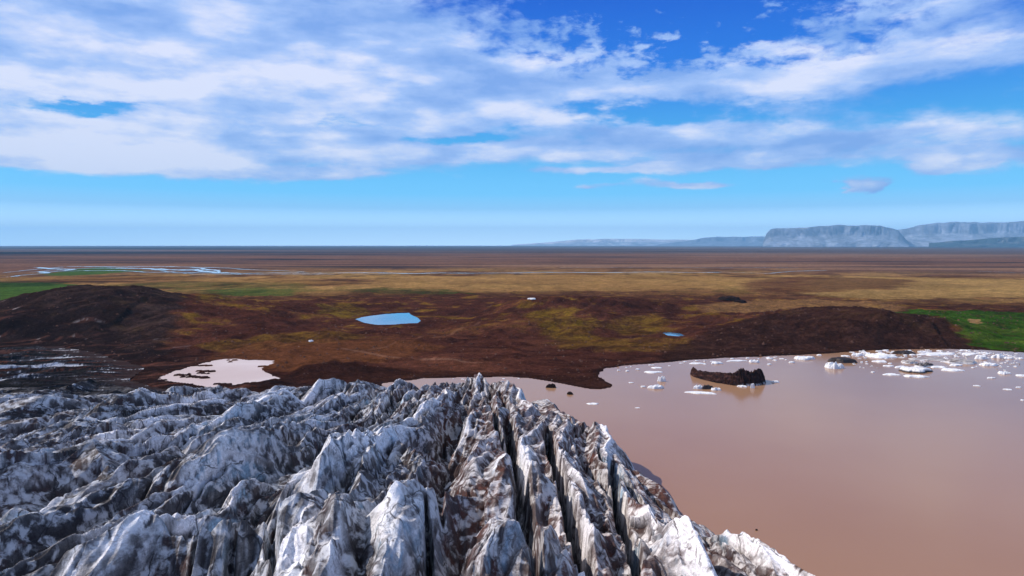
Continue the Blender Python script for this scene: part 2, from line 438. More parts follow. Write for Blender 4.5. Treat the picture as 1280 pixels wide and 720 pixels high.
def ground_colour(x, y, z, hz, dl, dg, slope):
    r = np.hypot(x, y)
    n1 = fbm(x / 90, y / 50, 5, 101); n2 = fbm(x / 25, y / 14, 4, 111); n3 = fbm(x / 6, y / 4, 3, 121)
    C = lambda *c: np.array(c, np.float32)
    sh = x.shape + (3,)
    col = np.empty(sh, np.float32); col[:] = C(0.056, 0.0195, 0.0125)                 # red-brown moraine gravel, cloud-shadow darkness put into its colour
    col = lerp3(col, C(0.094, 0.035, 0.0195), sstep(n1, -0.1, 0.5))
    col = lerp3(col, C(0.026, 0.011, 0.008), sstep(-n2 - .3 * n1, 0.0, 0.4) * .62)
    # heather and moss in the hollows
    moss = sstep(n2 + 0.7 * n1, 0.12, 0.5) * sstep(r, 560, 700)
    col = lerp3(col, C(0.15, 0.085, 0.010), moss * 0.75)
    # outwash plain: tan, ochre and brown patches lengthen with distance
    far = sstep(r, 1000, 1300)
    a = fbm(x / 260, y / 200, 5, 131); b = fbm(x / 900, y / 700, 5, 141)
    pl = np.empty(sh, np.float32); pl[:] = C(0.185, 0.095, 0.036)
    pl = lerp3(pl, C(0.30, 0.175, 0.060), sstep(a + .5 * b, -0.1, 0.35))
    pl = lerp3(pl, C(0.065, 0.026, 0.014), sstep(-a + .6 * n1, 0.12, 0.42))
    pl2 = np.empty(sh, np.float32); pl2[:] = C(0.135, 0.070, 0.046)
    c1 = .7 * fbm(x / 2600, y / 420, 5, 151) + .4 * fbm(x / 900, y / 140, 3, 153); c2 = fbm(x / 6000, y / 1500, 4, 161)
    pl2 = lerp3(pl2, C(0.030, 0.022, 0.026), sstep(c1, 0.0, 0.3))
    pl2 = lerp3(pl2, C(0.20, 0.115, 0.072), sstep(c2 - .5 * c1, 0.10, 0.4))
    sp = fbm(x / 70, y / 110, 4, 135); pl = lerp3(pl, C(0.050, 0.026, 0.014), sstep(sp, .08, .3) * .7); pl = lerp3(pl, C(.10, .075, .018), sstep(-sp, .15, .35) * .5)
    pl = lerp3(pl, pl2, sstep(r + 300 * b, 1900, 2600))
    pl3 = np.empty(sh, np.float32); pl3[:] = C(0.085, 0.060, 0.055)
    pl3 = lerp3(pl3, C(0.014, 0.013, 0.018), sstep(fbm(x / 14000, y / 3000, 4, 171), -0.1, 0.25))
    pl3 = lerp3(pl3, C(0.15, 0.10, 0.08), sstep(fbm(x / 12000, y / 1800, 4, 181), 0.15, 0.4))
    pl = lerp3(pl, pl3, sstep(r, 5000, 8000))
    col = lerp3(col, pl, far)
    # named patches (outlines on the plain)
    def patch(c, lst, w, amt=1.0, z0=0.0):
        nonlocal col
        m = zone(x, y, zpx(lst, z0), w) * amt
        if c[2] <= 0.012: m = m * (.35 + .65 * sstep(n2 + .6 * n3, -.25, .3))
        col = lerp3(col, C(*c), m)
    patch((0.27, 0.155, 0.052), [(430, 360), (480, 348), (620, 344), (860, 345), (960, 348), (930, 358), (800, 364), (600, 366)], 60, .6)
    patch((0.30, 0.19, 0.065), [(1000, 352), (1080, 346), (1300, 350), (1300, 372), (1100, 376), (1000, 366)], 50, .6)
    patch((0.21, 0.115, 0.045), [(860, 378), (960, 371), (1120, 374), (1130, 386), (960, 392), (870, 388)], 30, .6, 5)
    patch((0.075, 0.028, 0.014), [(930, 352), (1000, 346), (1150, 350), (1110, 362), (980, 368), (930, 362)], 50, .7)
    patch((0.035, 0.085, 0.0125), [(-80, 352), (0, 354), (70, 354), (110, 358), (60, 372), (0, 382), (-80, 384)], 22, .95)
    patch((0.014, 0.030, 0.006), [(-80, 352), (0, 352), (90, 353), (60, 358), (0, 360), (-80, 360)], 18, .9)
    patch((0.045, 0.095, 0.020), [(50, 345), (95, 336), (130, 334), (180, 339), (130, 343), (90, 345)], 60, .95)
    patch((0.045, 0.062, 0.010), [(120, 357), (200, 353), (270, 352), (380, 354), (400, 363), (330, 371), (240, 368), (200, 362)], 30, .65)
    patch((0.035, 0.080, 0.0125), [(255, 364), (300, 360), (370, 362), (365, 370), (280, 371)], 22, .55)
    patch((0.022, 0.040, 0.008), [(425, 363), (470, 360), (560, 362), (600, 369), (520, 369), (450, 366)], 16, .8)
    patch((0.13, 0.060, 0.012), [(0, 348), (200, 346), (400, 350), (430, 356), (200, 350), (0, 352)], 60, .5)
    patch((0.14, 0.085, 0.010), [(655, 386), (700, 383), (740, 392), (745, 408), (700, 409), (665, 398)], 14, .75, 12)
    patch((0.14, 0.085, 0.010), [(770, 392), (820, 388), (840, 400), (810, 412), (760, 404)], 14, .6, 8)
    patch((0.13, 0.075, 0.010), [(680, 424), (740, 420), (860, 421), (870, 433), (780, 437), (700, 432)], 10, .55, 3)
    patch((0.12, 0.080, 0.010), [(400, 384), (440, 380), (470, 388), (440, 398), (400, 394)], 14, .7, 3)
    patch((0.13, 0.075, 0.010), [(240, 430), (330, 418), (430, 412), (470, 418), (380, 428), (280, 436)], 10, .55, 3)
    patch((0.11, 0.075, 0.010), [(240, 384), (300, 376), (300, 392), (250, 398)], 12, .6, 3)
    patch((0.12, 0.046, 0.018), [(250, 445), (330, 428), (480, 420), (560, 432), (480, 450), (360, 462), (260, 452)], 12, .7, 2)
    # near-black colour on the big hill and on the bank above the lake
    dark = zone(x, y, zpx([(-300, 432), (-300, 400), (0, 376), (100, 352), (200, 364), (235, 380), (215, 400), (200, 425), (60, 432)], 14), 16)
    streak = ridged((x - y * .8) / 24, (y + x * .5) / 120, 3, 191)
    hillc = lerp3(np.broadcast_to(C(0.017, 0.011, 0.010), sh), C(0.048, 0.030, 0.025), sstep(streak, .55, .95))
    col = lerp3(col, hillc, dark * .88)
    bankd = zone(x, y, zpx([(810, 452), (840, 425), (920, 409), (1000, 400), (1060, 386), (1130, 388), (1180, 410), (1230, 430), (1240, 440), (1000, 446)], 5), 12)
    col = lerp3(col, C(0.026, 0.012, 0.009), bankd * .85)
    col = lerp3(col, C(0.045, 0.020, 0.014), bankd * sstep(n3 + n2, 0.15, .5) * .7)
    # green flat to the right behind the bank
    gm = zone(x, y, zpx([(1105, 385), (1160, 382), (1240, 384), (1320, 386), (1400, 440), (1290, 438), (1250, 434), (1215, 422), (1180, 406), (1140, 395)], 6), 9)
    gcol = lerp3(np.broadcast_to(C(0.028, 0.070, 0.005), sh), C(0.015, 0.032, 0.004), sstep(n2, -.1, .4))
    gcol = lerp3(gcol, C(0.045, 0.040, 0.010), sstep(n2 + .8 * n3, .2, .6) * .8)
    gcol = lerp3(gcol, C(0.055, 0.085, 0.010), sstep(n1, 0.0, .5))
    col = lerp3(col, gcol, gm * (1 - sstep(-slope + 0 * x, -0.01, 0)) if False else gm)
    patch((0.22, 0.13, 0.06), [(1207, 400), (1222, 400), (1229, 408), (1221, 409)], 2.0, .9, 2)
    # shore rim, dark wet gravel
    col = lerp3(col, C(0.020, 0.009, 0.007), (1 - sstep(dl, 1, 9)) * .85)
    col = lerp3(col, C(0.024, 0.010, 0.007), zone(x, y, zpx([(345, 476), (370, 462), (420, 455), (520, 462), (640, 464), (740, 470), (770, 486), (700, 482), (600, 474), (420, 478)], 1), 8) * .75)
    # track worn across the moraine
    tr, _ = seg_dist(x, y, zpx([(428, 432), (455, 436), (480, 441), (520, 445), (560, 447), (600, 450)], 3))
    col = lerp3(col, C(0.17, 0.085, 0.055), (1 - sstep(tr, 1.1, 2.6)) * .8)
    tr, _ = seg_dist(x, y, zpx([(440, 433), (480, 427), (520, 418), (560, 413), (600, 404)], 5))
    col = lerp3(col, C(0.15, 0.075, 0.045), (1 - sstep(tr, .8, 2.4)) * .5)
    # forefield beside the glacier: black grit with rusty streaks
    ff = (1 - sstep(dg + 22 * n2 + 14 * n1, 10, 75)) * (x < -60)
    st = fbm((x * .9 + y * .4) / 60, (y * .9 - x * .5) / 7, 4, 201)
    fcol = lerp3(np.broadcast_to(C(0.014, 0.009, 0.009), sh), C(0.10, 0.042, 0.030), sstep(st, 0.10, 0.42))
    fcol = lerp3(fcol, C(.34, .33, .35), sstep(st + .3 * n3, .42, .50) * (x < -250) * .8)
    col = lerp3(col, fcol, ff * .85)
    col *= (1 + 0.35 * n3 + .2 * n2)[..., None]
    return np.clip(col, 0.004, 0.6)

def make_ground():
    th = np.linspace(R(-62), R(62), 1180)
    r = [170.0]
    while r[-1] < 59500:
        q = r[-1]
        r.append(q * (1 + (0.0042 if q < 1200 else 0.008 if q < 6000 else 0.02)))
    r = np.array(r)
    T, Rr = np.meshgrid(th, r)
    X = (Rr * np.sin(T)).astype(np.float32); Y = (Rr * np.cos(T)).astype(np.float32)
    Z, dl, hz, dg = ground_height(X, Y)
    slope = np.zeros_like(Z)
    col = ground_colour(X, Y, Z, hz, dl, dg, slope)
    me = grid_mesh('ground', X, Y, Z, col)
    mat = surf_mat('moraine_ground', 1.0, 0.0, ((1.3, 0.28), (0.35, 0.28), (0.05, 0.25), (0.004, 0.15)), ((0.30, 1.5), (1.2, 0.7)))
    return link('ground', me, mat, kind='structure')
make_ground()
# the sheet goes on behind and beside the drone
gb = bpy.data.meshes.new('ground_beyond')
vs, fs = [], []
angs = [R(a) for a in range(62, 299, 4)]; angs[-1] = R(298)
for a in angs:
    for q in (170, 2000, 59500): vs.append((q * math.sin(a), q * math.cos(a), -3.7 if q < 1000 else 0.3))
for i in range(len(angs) - 1):
    for k in range(2): fs.append((i * 3 + k, i * 3 + k + 1, i * 3 + 4 + k, i * 3 + 3 + k))
gb.from_pydata(vs, [], fs)
link('ground_beyond', gb, surf_mat('far_gravel', base=(0.10, 0.05, 0.03)), kind='structure')

# ------------------------------------------------------------------ water
lake_m = water_mat('silty_lake_water', (0.332, 0.193, 0.112), 0.15, 0.016, 0.30, 0.30, (0.300, 0.168, 0.094))
lake = [(-110, -400), (1500, -400), (1500, 620), (350, 620), (200, 560), (-110, 450)]
poly_sheet('lake_water', lake, 0.0, lake_m, kind='structure')
pond_m = water_mat('clear_pond_water', (0.04, 0.20, 0.36), 0.03, 0.002, 0.2)
def grown(poly, k):
    cx = sum(p[0] for p in poly) / len(poly); cy = sum(p[1] for p in poly) / len(poly)
    return [(cx + (p[0] - cx) * k, cy + (p[1] - cy) * k) for p in poly]
poly_sheet('pond_water', POND, 2.52, pond_m, kind='structure')
poly_sheet('small_pond_water', POND2, 1.02, pond_m, kind='structure')
melt_m = water_mat('milky_meltwater', (0.72, 0.67, 0.67), 0.45, 0.004, 0.3, 0.3, (0.50, 0.40, 0.37))
poly_sheet('meltwater_pool', grown(MELT, 1.02), 0.58, melt_m, kind='structure')

def river(name, lines, z, mat, seed):
    """braided channels: each line is [(u, v, half width in metres)...]"""
    vs, fs = [], []
    for li, ln in enumerate(lines):
        pts = [(*at_z(u, v, z), w) for u, v, w in ln]
        rr = random.Random(seed + li); P = []
        for i in range(len(pts) - 1):
            a, b = pts[i], pts[i + 1]
            n = 14
            for k in range(n):
                t = k / n; P.append([a[j] + (b[j] - a[j]) * t for j in range(3)])
        P.append(list(pts[-1]))
        for i, p in enumerate(P):
            p[1] += 26 * math.sin(i * .37 + seed + li) * rr.uniform(.4, 1); p[2] *= rr.uniform(.45, 1.35)
        b0 = len(vs)
        for i, (x, y, w) in enumerate(P):
            zz = z + li * 0.012; w *= .34
            vs += [(x, y - w, zz), (x, y + w, zz)]
        for i in range(len(P) - 1): fs.append((b0 + 2 * i, b0 + 2 * i + 2, b0 + 2 * i + 3, b0 + 2 * i + 1))
    me = bpy.data.meshes.new(name); me.from_pydata(vs, [], fs)
    return link(name, me, mat, kind='structure')
river_m = water_mat('pale_glacial_river', (0.42, 0.40, 0.42), 0.10, 0.01, 0.1)
river('braided_river_water', [
    [(-40, 350, 18), (10, 346, 35), (50, 342, 45), (60, 338.5, 60), (100, 335.5, 40), (150, 335, 70), (200, 336, 40), (250, 339, 30)],
    [(60, 341, 20), (90, 336.5, 70), (40, 334.5, 60)],
    [(150, 334.5, 40), (200, 337, 70), (245, 337, 90), (270, 341, 60), (330, 341.5, 26), (420, 341, 24), (520, 341.5, 30), (560, 341, 20), (700, 340.5, 26), (820, 340, 18), (900, 340.5, 14)],
    [(240, 334.5, 40), (262, 336.5, 60), (275, 340, 40)],
    [(-30, 344, 20), (40, 340, 40), (110, 338, 30), (170, 339, 24), (230, 342, 16), (300, 343, 10)],
    [(0, 341, 20), (80, 333.5, 60), (160, 333, 50), (240, 333.6, 40), (300, 336, 30), (380, 340, 14)],
    [(200, 338.5, 30), (255, 341.5, 24), (330, 343.2, 12), (420, 342.6, 8)],
    [(440, 342, 8), (560, 342.3, 10), (700, 341.3, 9), (900, 340.3, 9), (960, 341.5, 14), (1030, 337.5, 12)],
    [(700, 334, 8), (860, 334.5, 10), (1000, 335, 10)],
    [(1220, 339, 10), (1290, 341.5, 22)]], 2.0, river_m, 3)

# ------------------------------------------------------------------ far mountains
def mountain(name, prof, dist, depth, colf, seed, base_drop=0.0):
    """prof: (u, v) skyline; front face falls to the plain with cliffs above and scree below"""
    us = np.array([p[0] for p in prof], float); vz = np.array([at_d(p[0], p[1], dist)[2] for p in prof])
    u = np.linspace(us[0], us[-1], 560); top = np.interp(u, us, vz)
    x = (u - 640) / F * dist / math.cos(0)
    k = np.linspace(0, 1, 90)
    X = np.tile(x, (90, 1)); K = np.tile(k[:, None], (1, len(u)))
    top = np.maximum(top + 18 * fbm(x / 700, x * 0 + seed, 4, seed), 0)
    prof_k = np.interp(K, [0, .22, .36, .44, .52, 1], [0, .30, .52, .95, 1, 1])
    n = ridged(X / 1500 + .6 * fbm(X / 4000, K, 2, 3), K * 2, 5, seed + 3) - .5
    Z = prof_k * top[None, :] 
    Yd = dist - depth * .45 + K * depth + n * 520 * (1 - sstep(K, .5, .8)) 
    Z = Z * (1 + .08 * n * (K > .05)) + 0
    Z[-12:] *= np.linspace(1, 0, 12)[:, None]; Z[0] = -5
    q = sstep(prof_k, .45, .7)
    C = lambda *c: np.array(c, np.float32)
    col = lerp3(np.broadcast_to(C(*colf[0]), X.shape + (3,)), C(*colf[1]), q * .8)  # blue ranges: rock tones bluer and brighter, standing in for haze
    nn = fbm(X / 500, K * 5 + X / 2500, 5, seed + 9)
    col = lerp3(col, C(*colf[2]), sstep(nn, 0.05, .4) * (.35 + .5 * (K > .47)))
    X = X * Yd / dist
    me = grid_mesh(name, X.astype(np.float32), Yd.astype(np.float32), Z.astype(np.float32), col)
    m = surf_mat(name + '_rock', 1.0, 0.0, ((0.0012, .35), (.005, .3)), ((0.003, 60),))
    return link(name, me, m, kind='structure')
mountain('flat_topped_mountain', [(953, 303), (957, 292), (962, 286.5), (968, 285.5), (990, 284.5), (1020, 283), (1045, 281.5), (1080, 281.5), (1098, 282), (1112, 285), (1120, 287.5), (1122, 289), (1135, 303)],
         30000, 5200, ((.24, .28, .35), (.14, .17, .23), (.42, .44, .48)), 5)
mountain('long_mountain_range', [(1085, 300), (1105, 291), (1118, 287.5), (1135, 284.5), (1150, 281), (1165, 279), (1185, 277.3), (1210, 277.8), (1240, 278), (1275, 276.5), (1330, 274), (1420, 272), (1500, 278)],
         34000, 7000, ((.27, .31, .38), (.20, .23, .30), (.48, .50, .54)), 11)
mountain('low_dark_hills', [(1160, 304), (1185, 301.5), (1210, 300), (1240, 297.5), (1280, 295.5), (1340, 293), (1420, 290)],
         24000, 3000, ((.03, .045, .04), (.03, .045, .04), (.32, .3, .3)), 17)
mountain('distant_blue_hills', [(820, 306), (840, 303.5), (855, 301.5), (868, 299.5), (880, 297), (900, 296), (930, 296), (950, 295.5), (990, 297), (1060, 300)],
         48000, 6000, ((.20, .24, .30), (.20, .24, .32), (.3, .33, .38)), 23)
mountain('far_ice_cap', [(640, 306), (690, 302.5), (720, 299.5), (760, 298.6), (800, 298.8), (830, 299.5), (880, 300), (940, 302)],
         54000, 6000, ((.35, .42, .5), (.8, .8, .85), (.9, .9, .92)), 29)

# ------------------------------------------------------------------ glacier
P0 = (12.0, 540.0)                                   # the crevasses fan out from about here
_anch = []
for u, v, z in [(610, 482, 17), (560, 492, 13), (500, 492, 12), (430, 480, 15), (380, 478, 15), (330, 494, 6), (250, 494, 3), (290, 492, 3), (210, 492, 4), (150, 486, 5), (60, 478, 5), (0, 468, 4), (400, 480, 9),
                (0, 440, 4), (120, 450, 3), (-200, 450, 4), (100, 438, 2), (0, 428, 2), (180, 458, 2), (0, 520, 14), (150, 530, 15), (300, 530, 17), (450, 530, 18), (600, 530, 20), (700, 540, 18), (760, 575, 18), (0, 600, 22),
                (200, 600, 22), (400, 600, 23), (560, 600, 24), (700, 610, 22), (820, 620, 18), (900, 668, 18), (980, 705, 17), (0, 700, 25), (300, 700, 27), (600, 700, 31),
                (800, 700, 25), (-300, 600, 20), (-300, 500, 12), (640, 900, 33), (1000, 900, 22), (200, 900, 30)]:
    x, y = at_z(u, v, z); _anch.append((x, y, z))
def glacier_base(x, y):
    num = 0; den = 0
    for ax, ay, az_ in _anch:
        s = 0.16 * math.hypot(ax, ay) + 4
        w = 1 / (((x - ax) ** 2 + (y - ay) ** 2) / s ** 2 + 0.15) ** 1.6
        num = num + w * az_; den = den + w
    return num / den

def glacier_mat():
    m = surf_mat('glacier_ice', .6, .12, ((1.7, .22), (6.0, .22)), ((1.3, .13), (5.0, .06)))
    N = NT(m.node_tree); p = N.n['Principled BSDF']; base = p.inputs['Base Color'].links[0].from_socket
    tc = N.node('ShaderNodeTexCoord'); v = tc.outputs['Object']
    def warp(vec, k, sc_):
        t = N.node('ShaderNodeTexNoise'); N.l.new(vec, t.inputs['Vector']); t.inputs['Scale'].default_value = sc_; t.inputs['Detail'].default_value = 4
        a = N.node('ShaderNodeVectorMath', operation='MULTIPLY_ADD')
        N.l.new(t.outputs['Color'], a.inputs[0]); a.inputs[1].default_value = (k, k, k); N.l.new(vec, a.inputs[2])
        return a.outputs[0]
    def mapped(vec, scale, rot):
        g = N.node('ShaderNodeMapping'); N.l.new(vec, g.inputs[0]); g.inputs['Scale'].default_value = scale; g.inputs['Rotation'].default_value = rot
        return g.outputs[0]
    w = warp(v, 6.0, .16)
    def cracks(scale, rot, wd):
        vo = N.node('ShaderNodeTexVoronoi', feature='DISTANCE_TO_EDGE'); vo.inputs['Scale'].default_value = 1.0
        N.l.new(mapped(w, scale, rot), vo.inputs['Vector'])
        return N.ss(vo.outputs['Distance'], wd * .25, wd, 1.0, 0.0)
    big = cracks((.16, .055, .10), (.5, .3, .2), .026)
    sml = N.m('MULTIPLY', cracks((.55, .30, .42), (.9, .2, -.5), .045), N.ss(N.noise(v, .16, 3), .42, .58))
    ck = N.m('MULTIPLY', N.m('MULTIPLY', N.m('MAXIMUM', big, N.m('MULTIPLY', sml, .6)), N.ss(N.noise(v, .12, 4), .42, .54)), .82)
    # dipping foliation: thin grey layers in the ice
    fol = N.noise(mapped(warp(v, 1.6, .35), (.35, .22, 3.2), (.55, .35, .3)), 1.0, 6, .65)
    ff = N.m('MULTIPLY', N.ss(fol, .50, .66), N.ss(N.noise(v, .07, 4), .36, .6))
    mot = N.m('MULTIPLY', N.ss(N.noise(w, .55, 8, .68), .54, .70), .25)
    xx = N.node('ShaderNodeSeparateXYZ'); N.l.new(v, xx.inputs[0])
    wm = N.ss(xx.outputs[0], -45.0, 25.0)
    at = N.node('ShaderNodeAttribute', attribute_name='debris'); ice = N.m('SUBTRACT', 1.0, N.m('MULTIPLY', at.outputs['Fac'], .98))
    gr = N.mix(wm, (.055, .052, .062, 1), (.085, .040, .030, 1))
    c = N.mix(N.m('MULTIPLY', N.m('MULTIPLY', ff, .45), ice), base, gr)
    c = N.mix(N.m('MULTIPLY', mot, ice), c, gr)
    # clean pale patches scattered by noise, bluish left and warmer right
    c = N.mix(N.m('MULTIPLY', N.m('MULTIPLY', N.ss(N.noise(w, .30, 6, .6), .47, .62), .55), ice), c, N.mix(wm, (.80, .83, .88, 1), (.90, .87, .86, 1)))
    c = N.mix(ck, c, N.mix(wm, (.018, .015, .017, 1), (.030, .014, .011, 1)))
    N.l.new(c, p.inputs['Base Color'])
    N.l.new(N.m('MULTIPLY', ice, .12), p.inputs['Specular IOR Level'])
    return m

def glacier():
    th = np.linspace(R(-52), R(40), 1500)
    r = [52.0]
    while r[-1] < 640: r.append(r[-1] * (1 + 0.0019 + 0.0006 * min(1, r[-1] / 400)))
    r = np.array(r)
    T, Rr = np.meshgrid(th, r)
    x = (Rr * np.sin(T)).astype(np.float32); y = (Rr * np.cos(T)).astype(np.float32)
    dg = -sdist(x + 5 * fbm(x / 18, y / 18, 3, 301), y + 5 * fbm(x / 18, y / 18, 3, 305), GP)   # positive on the ice
    base = glacier_base(x, y)
    # flow coordinates
    wx = x + 12 * fbm(x / 70, y / 70, 2, 311) + 1.8 * fbm(x / 22, y / 22, 2, 315)
    wy = y + 12 * fbm(x / 70, y / 70, 2, 321) + 1.8 * fbm(x / 22, y / 22, 2, 325)
    rho = np.hypot(wx - P0[0], P0[1] - wy); phi = np.arctan2(wx - P0[0], P0[1] - wy)
    s = phi * 400; t = rho
    far_left = sstep(-x - 0.35 * y, 30, 120)          # flatter, dirtier ice
    gy = sstep(y + 0 * x, 275, 345) * sstep(-x, 50, 95)
    amp = (1 - .40 * sstep(x, -25, 5) * sstep(y, 130, 200)) * (1 - .5 * sstep(-x, 150, 320)) * (1 - 0.68 * gy)
    h1, g1, id1 = pyramids(s / 15.5, t / 72, 331, 1.8, 1.2, .8, .6, rot=.24, skew=.28)
    h2, g2, id2 = pyramids(s / 7.5 + .3 * fbm(x / 9, y / 9, 2, 335), t / 24, 341, 1.9, 1.2, 1.0, .7, rot=.45, skew=.25)
    h3, g3, id3 = pyramids((s * .9 + t * .25) / 3.3, (t * .9 - s * .25) / 9.5, 351, 1.6, 1.1, 1.6, .7, rot=.8, skew=.2)
    h4, g4, id4 = pyramids((s * .8 - t * .5) / 1.3, (t * .8 + s * .5) / 2.6, 361, 1.4, 1.0, 1.6, .7, rot=1.5)
    rd = ridged(s / 10, t / 95, 3, 371, .4)
    fb = fbm(x / 2.2, y / 2.2, 3, 381)
    block = sstep(fbm(x / 34, y / 40, 2, 391), -.25, .3)      # where the ice is broken small
    z = base + 0.0
    rel = amp * (8.0 * (h1 + .60) + 3.0 * (h2 + .55) * (.6 + .5 * block) + 1.45 * (h3 + .4) * (.35 + .9 * block)
                 + 0.28 * (h4 + .3) * (.3 + .9 * block) + 2.4 * (rd - .6) + 1.9 * (ridged(s / 4.6, t / 42, 2, 375, .4) - .6)) + .08 * fb
    # open crevasses: long narrow clefts
    cn = perlin(s / 15.0 + .25 * fbm(x / 12, y / 30, 2, 401), t / 75, 405)
    cw = np.abs(cn) * 15.0
    cm = (1 - sstep(cw, 0.15, 1.25)) * sstep(perlin(x / 28, y / 50, 411), -.15, .15) * (1 - far_left)
    rel = rel - 9 * cm * amp
    feat = np.zeros(x.shape, np.float32)
    for ln, hgt, wf, wb in CRESTS:
        pts = [at_z(u, v, zz) for u, v, zz in ln]
        px = x + 1.6 * fbm(x / 9, y / 9, 3, 431); py = y + 1.6 * fbm(x / 9, y / 9, 3, 433)
        d, _ = seg_dist(px, py, pts)
        far_side = np.hypot(px, py) > np.interp(np.arctan2(px, py), [math.atan2(*p) for p in pts], [math.hypot(*p) for p in pts]) if wf != wb else (px > 1e9)
        w = np.where(far_side, wb, wf)
        rel = rel * (1 - .35 * np.clip(1 - d / (w * .8), 0, 1)) + 1.5 * hgt * np.clip(1 - d / w, 0, 1) ** 1.1
        feat = feat + hgt / 6 * np.clip(1.25 - d / w, 0, 1)
    rel = rel + amp * 2.6 * fbm(s / 40, t / 70, 2, 437)
    # the crevasses that show plainest in the lobe
    for ln, wd, dp in CREV:
        pts = [at_z(u, v, zz) for u, v, zz in ln]
        d, _ = seg_dist(x + .5 * fbm(x / 4, y / 6, 3, 421), y, pts)
        tp = sstep(np.minimum(np.hypot(x - pts[0][0], y - pts[0][1]), np.hypot(x - pts[-1][0], y - pts[-1][1])), 0, 9)
        rel = rel - dp * tp * (1 - sstep(d, 0.1, wd * (.25 + .75 * tp)))
        rel = rel + .5 * np.exp(-((d - wd * 1.5) / wd) ** 2)
    rel = rel + gy * 4.6 * (ridged((x * .9 + y * .4) / 60, (y * .9 - x * .5) / 11, 4, 517) - .5)
    # shoulders: the ice edge falls to the lake
    edge = 1 - np.exp(-np.maximum(dg, 0) / (6.5 + 26 * gy))
    cap = base * edge
    z = cap + rel * (0.35 + 0.65 * edge) * sstep(dg, -1, 5 + 28 * gy)
    z = np.where(dg > 0, np.maximum(z, -1.0 + .02 * base), -1.5)
    z = np.where((dg > 0) & (y > 330) & (x < -60), np.maximum(z, 0.35), z)
    # ---- colour: ice with ash bands, grit veins, clean blue faces, painted-in dark hollows and light crests
    dzr = np.gradient(z, axis=0) / np.gradient(Rr, axis=0); dzt = np.gradient(z, axis=1) / (Rr * (th[1] - th[0]))
    slope = np.hypot(dzr, dzt)
    def blur(a, n):
        for ax in (0, 1):
            c = np.cumsum(np.pad(a, [(n + 1, n) if i == ax else (0, 0) for i in (0, 1)], mode='edge'), axis=ax)
            a = (c[2 * n + 1:] - c[:-2 * n - 1] if ax == 0 else c[:, 2 * n + 1:] - c[:, :-2 * n - 1]) / (2 * n + 1)
        return a
    z64 = z.astype(np.float64)
    hol = (blur(z64, 9) - z64).astype(np.float32)       # > 0 in gullies, which get grit and painted-in shade
    hol2 = (blur(z64, 3) - z64).astype(np.float32)
    C = lambda *c: np.array(c, np.float32)
    sh = x.shape + (3,)
    warm = sstep(x + .25 * y - 10 + 14 * fbm(x / 30, y / 30, 3, 431), -20, 40)      # the lake-side lobe carries brown silt
    n1 = fbm(s / 14, t / 50, 4, 441); n2 = fbm(s / 3.2, t / 14, 4, 451); n3 = fbm(x / 1.1, y / 1.4, 3, 461)
    n4 = fbm((s * .6 + t) / 5, (t * .4 - s) / 2.4, 4, 471)
    left = 1 - warm
    col = np.empty(sh, np.float32); col[:] = C(.60, .63, .68)  # bluish ice tone, cloud shade of the left side put into the colour
    col = lerp3(col, C(.76, .73, .72), sstep(n1 + .5 * warm, -.1, .5))
    col = lerp3(col, C(.90, .87, .86), sstep(n4 + .5 * n2 + .25 * fbm(x / 9, y / 9, 3, 475), .02, .5) * .85)
    col = lerp3(col, C(.30, .52, .70), sstep(slope, 1.0, 2.2) * sstep(n2 - n1, .0, .3) * .85)      # clean steep blue ice
    grey = sstep(n2 + .8 * n3 + .6 * n4, -.05, .5)
    greyc = lerp3(np.broadcast_to(C(.10, .095, .105), sh), C(.14, .080, .060), warm)
    col = lerp3(col, greyc, grey * .38)
    # thin veins of grit (old fracture planes)
    def vein(a, b, seed, w):
        v = np.abs(perlin(a, b, seed) + .35 * perlin(a * 2.3, b * 2.3, seed + 3)); return 1 - sstep(v, w * .3, w)
    vn = np.maximum(vein(s / 6, t / 19, 481, .07), vein((s + t * .6) / 9, (t - s * .6) / 9, 485, .06))
    vn = np.maximum(vn, vein((s - t * .5) / 4.2, (t + s * .5) / 11, 491, .08) * .8)
    vn = np.maximum(vn, vein((s + t * .35) / 1.6, (t - s * .3) / 9, 495, .14) * .55)
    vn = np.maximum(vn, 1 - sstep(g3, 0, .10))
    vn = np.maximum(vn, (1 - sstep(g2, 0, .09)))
    dirt_shade = lerp3(np.broadcast_to(C(.020, .016, .018), sh), C(.036, .015, .011), warm)
    col = lerp3(col, dirt_shade, vn * .85 * sstep(n1 + .5 * n4, -.45, .1))
    stx = fbm(s / 1.5, t / 26, 4, 531) + .35 * fbm(s / 5, t / 60, 3, 535)
    col = lerp3(col, dirt_shade, sstep(stx, .13, .30) * .92)
    col = lerp3(col, C(  .86, .84, .83), np.clip(feat, 0, 1) * .5 * sstep(-n3 - n4, -.5, .3))  # crest lines painted lighter, like lit edges
    hol = hol + np.clip(-feat, 0, 1.2) * 1.3  # marked hollows darken further, valley shade painted with the grit
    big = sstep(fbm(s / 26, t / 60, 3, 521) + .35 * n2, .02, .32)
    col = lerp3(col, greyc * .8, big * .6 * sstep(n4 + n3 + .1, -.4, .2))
    gro = (1 - sstep(g1 + .25 * n2 + .2 * n4, .18, .80)) * sstep(n1 + .3 * n4, -.60, -.15)  # clefts blackened: ash plus painted shade for contrast
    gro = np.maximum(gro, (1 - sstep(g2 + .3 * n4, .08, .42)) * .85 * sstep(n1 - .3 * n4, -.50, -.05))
    col = lerp3(col, C(.88, .86, .87), sstep(h1 + .2 * n4, -.42, -.08) * sstep(-grey, -.9, -.3) * .9)  # high ridges painted white for light-dark contrast
    col = lerp3(col, dirt_shade, gro * .93)
    # gullies darkened: collected grit plus shade put into the colour
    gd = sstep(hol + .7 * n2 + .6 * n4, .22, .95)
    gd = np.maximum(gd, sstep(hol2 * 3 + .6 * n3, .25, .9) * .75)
    col = lerp3(col, dirt_shade, gd * .88)
